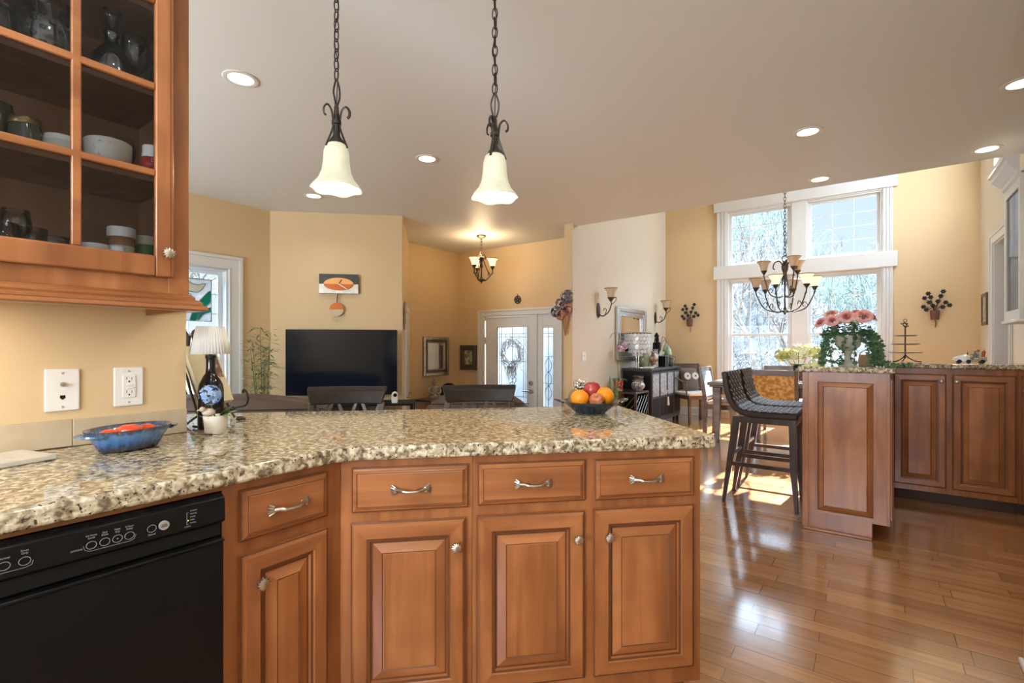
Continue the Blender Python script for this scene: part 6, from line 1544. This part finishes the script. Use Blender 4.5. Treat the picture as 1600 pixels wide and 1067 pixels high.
chandelier('foyer_chandelier', 'small three light iron chandelier glowing amber in the foyer', -4.345, 5.26, 2.075, .155, .46, [(3, .155, .19, .55)], 2.74, {0, 1, 2}, .92)
lamp('foyer_chandelier_light', 'POINT', (-4.345, 5.26, 2.47), 17, (1, .72, .42), shadow_soft_size=.12)

# recessed ceiling lights
MT['can'] = mat('recessed_lamp_glow', (1, .95, .85), .5, emit=(1, .80, .50), estr=3.2)
def can(label, x, y, e=14, light=True, proto=[]):
    if proto: t = dup(proto[0], (x, y, 2.74), 0, label)
    else:
        t = T('recessed_light', label, 'ceiling light', (x, y, 2.74), 0, 'recessed ceiling lights'); proto.append(t)
        g = G().lathe([(.066, -.0005), (.095, -.0005), (.095, -.004), (.088, -.007), (.068, -.004)], 36, cap=False)
        g.obj('trim_ring', 'trim', t); G().cyl((0, 0, -.0008), (0, 0, -.0025), .067, seg=32).obj('lens', 'can', t)
    if light:
        o = lamp('recessed_spot', 'SPOT', (x, y, 2.715), e, WARM, (0, 0, 0), spot_size=rad(150), spot_blend=.9, shadow_soft_size=.07)
    return t
can('recessed ceiling light above the wall cabinet end of the kitchen', -2.924, 1.374); can('recessed ceiling light between the two pendants', -2.934, 2.854)
can('recessed ceiling light over the television corner', -4.59, 2.876); can('recessed ceiling light above the bar stools', -.361, 4.10)
can('recessed ceiling light at the ceiling edge above the dining chandelier', -.373, 5.323); can('recessed ceiling light over the back bar', .736, 5.278); can('recessed ceiling light cut by the picture edge at the far side of the kitchen', .718, 4.08)
for k, (x, y) in enumerate(((-.4, .35), (-.55, 2.2), (-.5, -1.3), (.15, 1.3))): lamp('recessed_spot', 'SPOT', (x, y, 2.715), 16, WARM, (0, 0, 0), spot_size=rad(150), spot_blend=.9, shadow_soft_size=.07)

# ================================================================== OUTSIDE
MT['ground'] = mat('winter_hillside', (.034, .032, .03), .95, noise=(3, (.07, .068, .066), .35, .65, (1, 1, 1)), bump=(6, .5))
g = G(); n = 40; vv = []
random.seed(21)
for i in range(n+1):
    row = []
    for j in range(n+1):
        x = -30 + 60*i/n; y = 9.4 + 40*(j/n)**1.3; u = max(0, (y-11)); h = -.5 + (min(u, 22)*.37)*(1 - .44*min(max((x+.125*y)/(.05*y), 0), 1)) + .35*math.sin(x*.7+y*.4) + .2*math.sin(x*1.9)
        row.append(g.bm.verts.new((x, y, max(h, -.5) if y > 11 else -.5)))
    vv.append(row)
for i in range(n):
    for j in range(n): g.bm.faces.new((vv[i][j], vv[i+1][j], vv[i+1][j+1], vv[i][j+1]))
tag(g.obj('hillside', 'ground'), None, None, kind='structure')
ST(G().box((-30, -12, -.6), (-5.75, 9.3, -.5)).obj('ground_side', 'ground', smooth=False))
ST(G().box((-5.75, -12, -.6), (6, -2.9, -.5)).obj('ground_back', 'ground', smooth=False))
def tree_mesh(seed, H_, name, twigs=6):
    random.seed(seed); g = G()
    def br(p, d, L, r, lv):
        pts = [p]; q = p
        for i in range(3):
            d = (d + Vector((random.gauss(0, .14), random.gauss(0, .14), random.gauss(.04, .08)))).normalized(); q = q + d*L/3; pts.append(q)
        g.tube(pts, [r, r*.85, r*.7, r*.5], 5 if lv < 2 else 3)
        if lv >= 4: return
        nb = 5 if lv < 2 else 4
        for k in range(nb):
            u = random.uniform(.35, 1); b = pts[min(3, int(u*3)+0)].lerp(pts[min(3, int(u*3)+1)], u*3-int(u*3)) if u < .99 else pts[3]
            dd = (d + Vector((random.gauss(0, .62), random.gauss(0, .62), random.gauss(.12, .3)))).normalized(); br(b, dd, L*random.uniform(.5, .72), r*.5, lv+1)
    br(Vector((0, 0, -.4)), Vector((0, 0, 1)), H_*.45, .09, 0)
    return g
t0 = [tree_mesh(s_, 7.5, 'bare_tree') for s_ in (1, 2, 3)]
protos = []
def hz(x, y):
    u = max(0, (y-11)); h = -.5 + (min(u, 22)*.37)*(1 - .44*min(max((x+.125*y)/(.05*y), 0), 1)) + .35*math.sin(x*.7+y*.4) + .2*math.sin(x*1.9); return max(h, -.5) if y > 11 else -.5
for g in t0: protos.append(g.obj('bare_tree', 'bark'))
random.seed(77)
spots = [(-4.5, 14.0), (-3.1, 16.5), (-2.2, 13.2), (-1.75, 18), (-1.28, 14.2), (-5.6, 18), (-3.9, 20.5), (-2.6, 24), (.7, 19.5), (-1.6, 21.5), (1.3, 25), (.2, 23), (-5, 25), (2.4, 29), (-.6, 28), (-7.2, 22), (1.0, 31), (-3.4, 30), (3.3, 34), (.3, 35)]
for k, (x, y) in enumerate(spots):
    pr = protos[k % 3]; o = pr if k < 3 else pr.copy()
    if k >= 3: COL.objects.link(o)
    sc_ = random.uniform(.42, .62)*(1.5 if x < -1.2 and y < 22 else 1); o.location = (x, y, hz(x, y)-.1); o.rotation_euler = (0, 0, random.uniform(0, 6.28)); o.scale = (sc_, sc_, sc_)
    tag(o, 'bare winter tree on the hillside beyond the tall dining windows', 'tree', 'bare trees beyond the dining windows')
for k, (x, y) in enumerate(((-9.5, 3.2), (-11, 5.0), (-8.6, 5.4), (-12.5, 7.2), (-10.5, 8.6))):
    o = protos[k % 3].copy(); COL.objects.link(o); o.location = (x, y, -.6); o.rotation_euler = (0, 0, k*1.3); o.scale = (.9, .9, .9)
    tag(o, 'bare winter tree seen through the living room window', 'tree', 'bare trees beyond the living room window')
g = G(); random.seed(9)
for k in range(5200):
    x = random.uniform(-9, 5); y = random.uniform(10.8, 23); z = hz(x, y) + random.uniform(0, .25)
    d = Vector((random.gauss(0, 1), random.gauss(0, .6), abs(random.gauss(.5, .5)))).normalized(); L = random.uniform(.4, 1.6); p = Vector((x, y, z)); m = p + d*L*.5 + Vector((0, 0, .1)); q = p + d*L - Vector((0, 0, random.uniform(0, .3)))
    g.tube([p, m, q], [.012, .009, .003], 3)
tag(g.obj('brushwood', MT.setdefault('brush', mat('pale_brushwood', (.12, .12, .118), .9, noise=(1.5, (.032, .032, .032), .45, .6, (1, 1, 1))))), 'tangle of pale fallen branches and brush covering the hillside', 'brushwood', kind='stuff')
g = G()
for k in range(3000):
    x = random.uniform(-15, 9); y = random.uniform(24, 42); z = hz(x, y)
    p = Vector((x, y, z)); d = Vector((random.gauss(0, .25), random.gauss(0, .25), 1)).normalized(); L = random.uniform(.8, 2.6); q = p + d*L
    g.tube([p, p.lerp(q, .5), q], [.030, .022, .006], 3)
    for j in range(3):
        b = p.lerp(q, random.uniform(.3, .95)); e = Vector((random.gauss(0, 1), random.gauss(0, 1), random.uniform(.1, 1))).normalized(); g.tube([b, b+e*random.uniform(.3, .8)], [.016, .005], 3)
tag(g.obj('sapling_thicket', MT.setdefault('scrub', mat('grey_green_scrub', (.10, .13, .10), .9, noise=(2, (.22, .25, .21), .4, .65, (1, 1, 1)))), smooth=False), 'distant thicket of grey green saplings along the hill crest', 'thicket', kind='stuff')
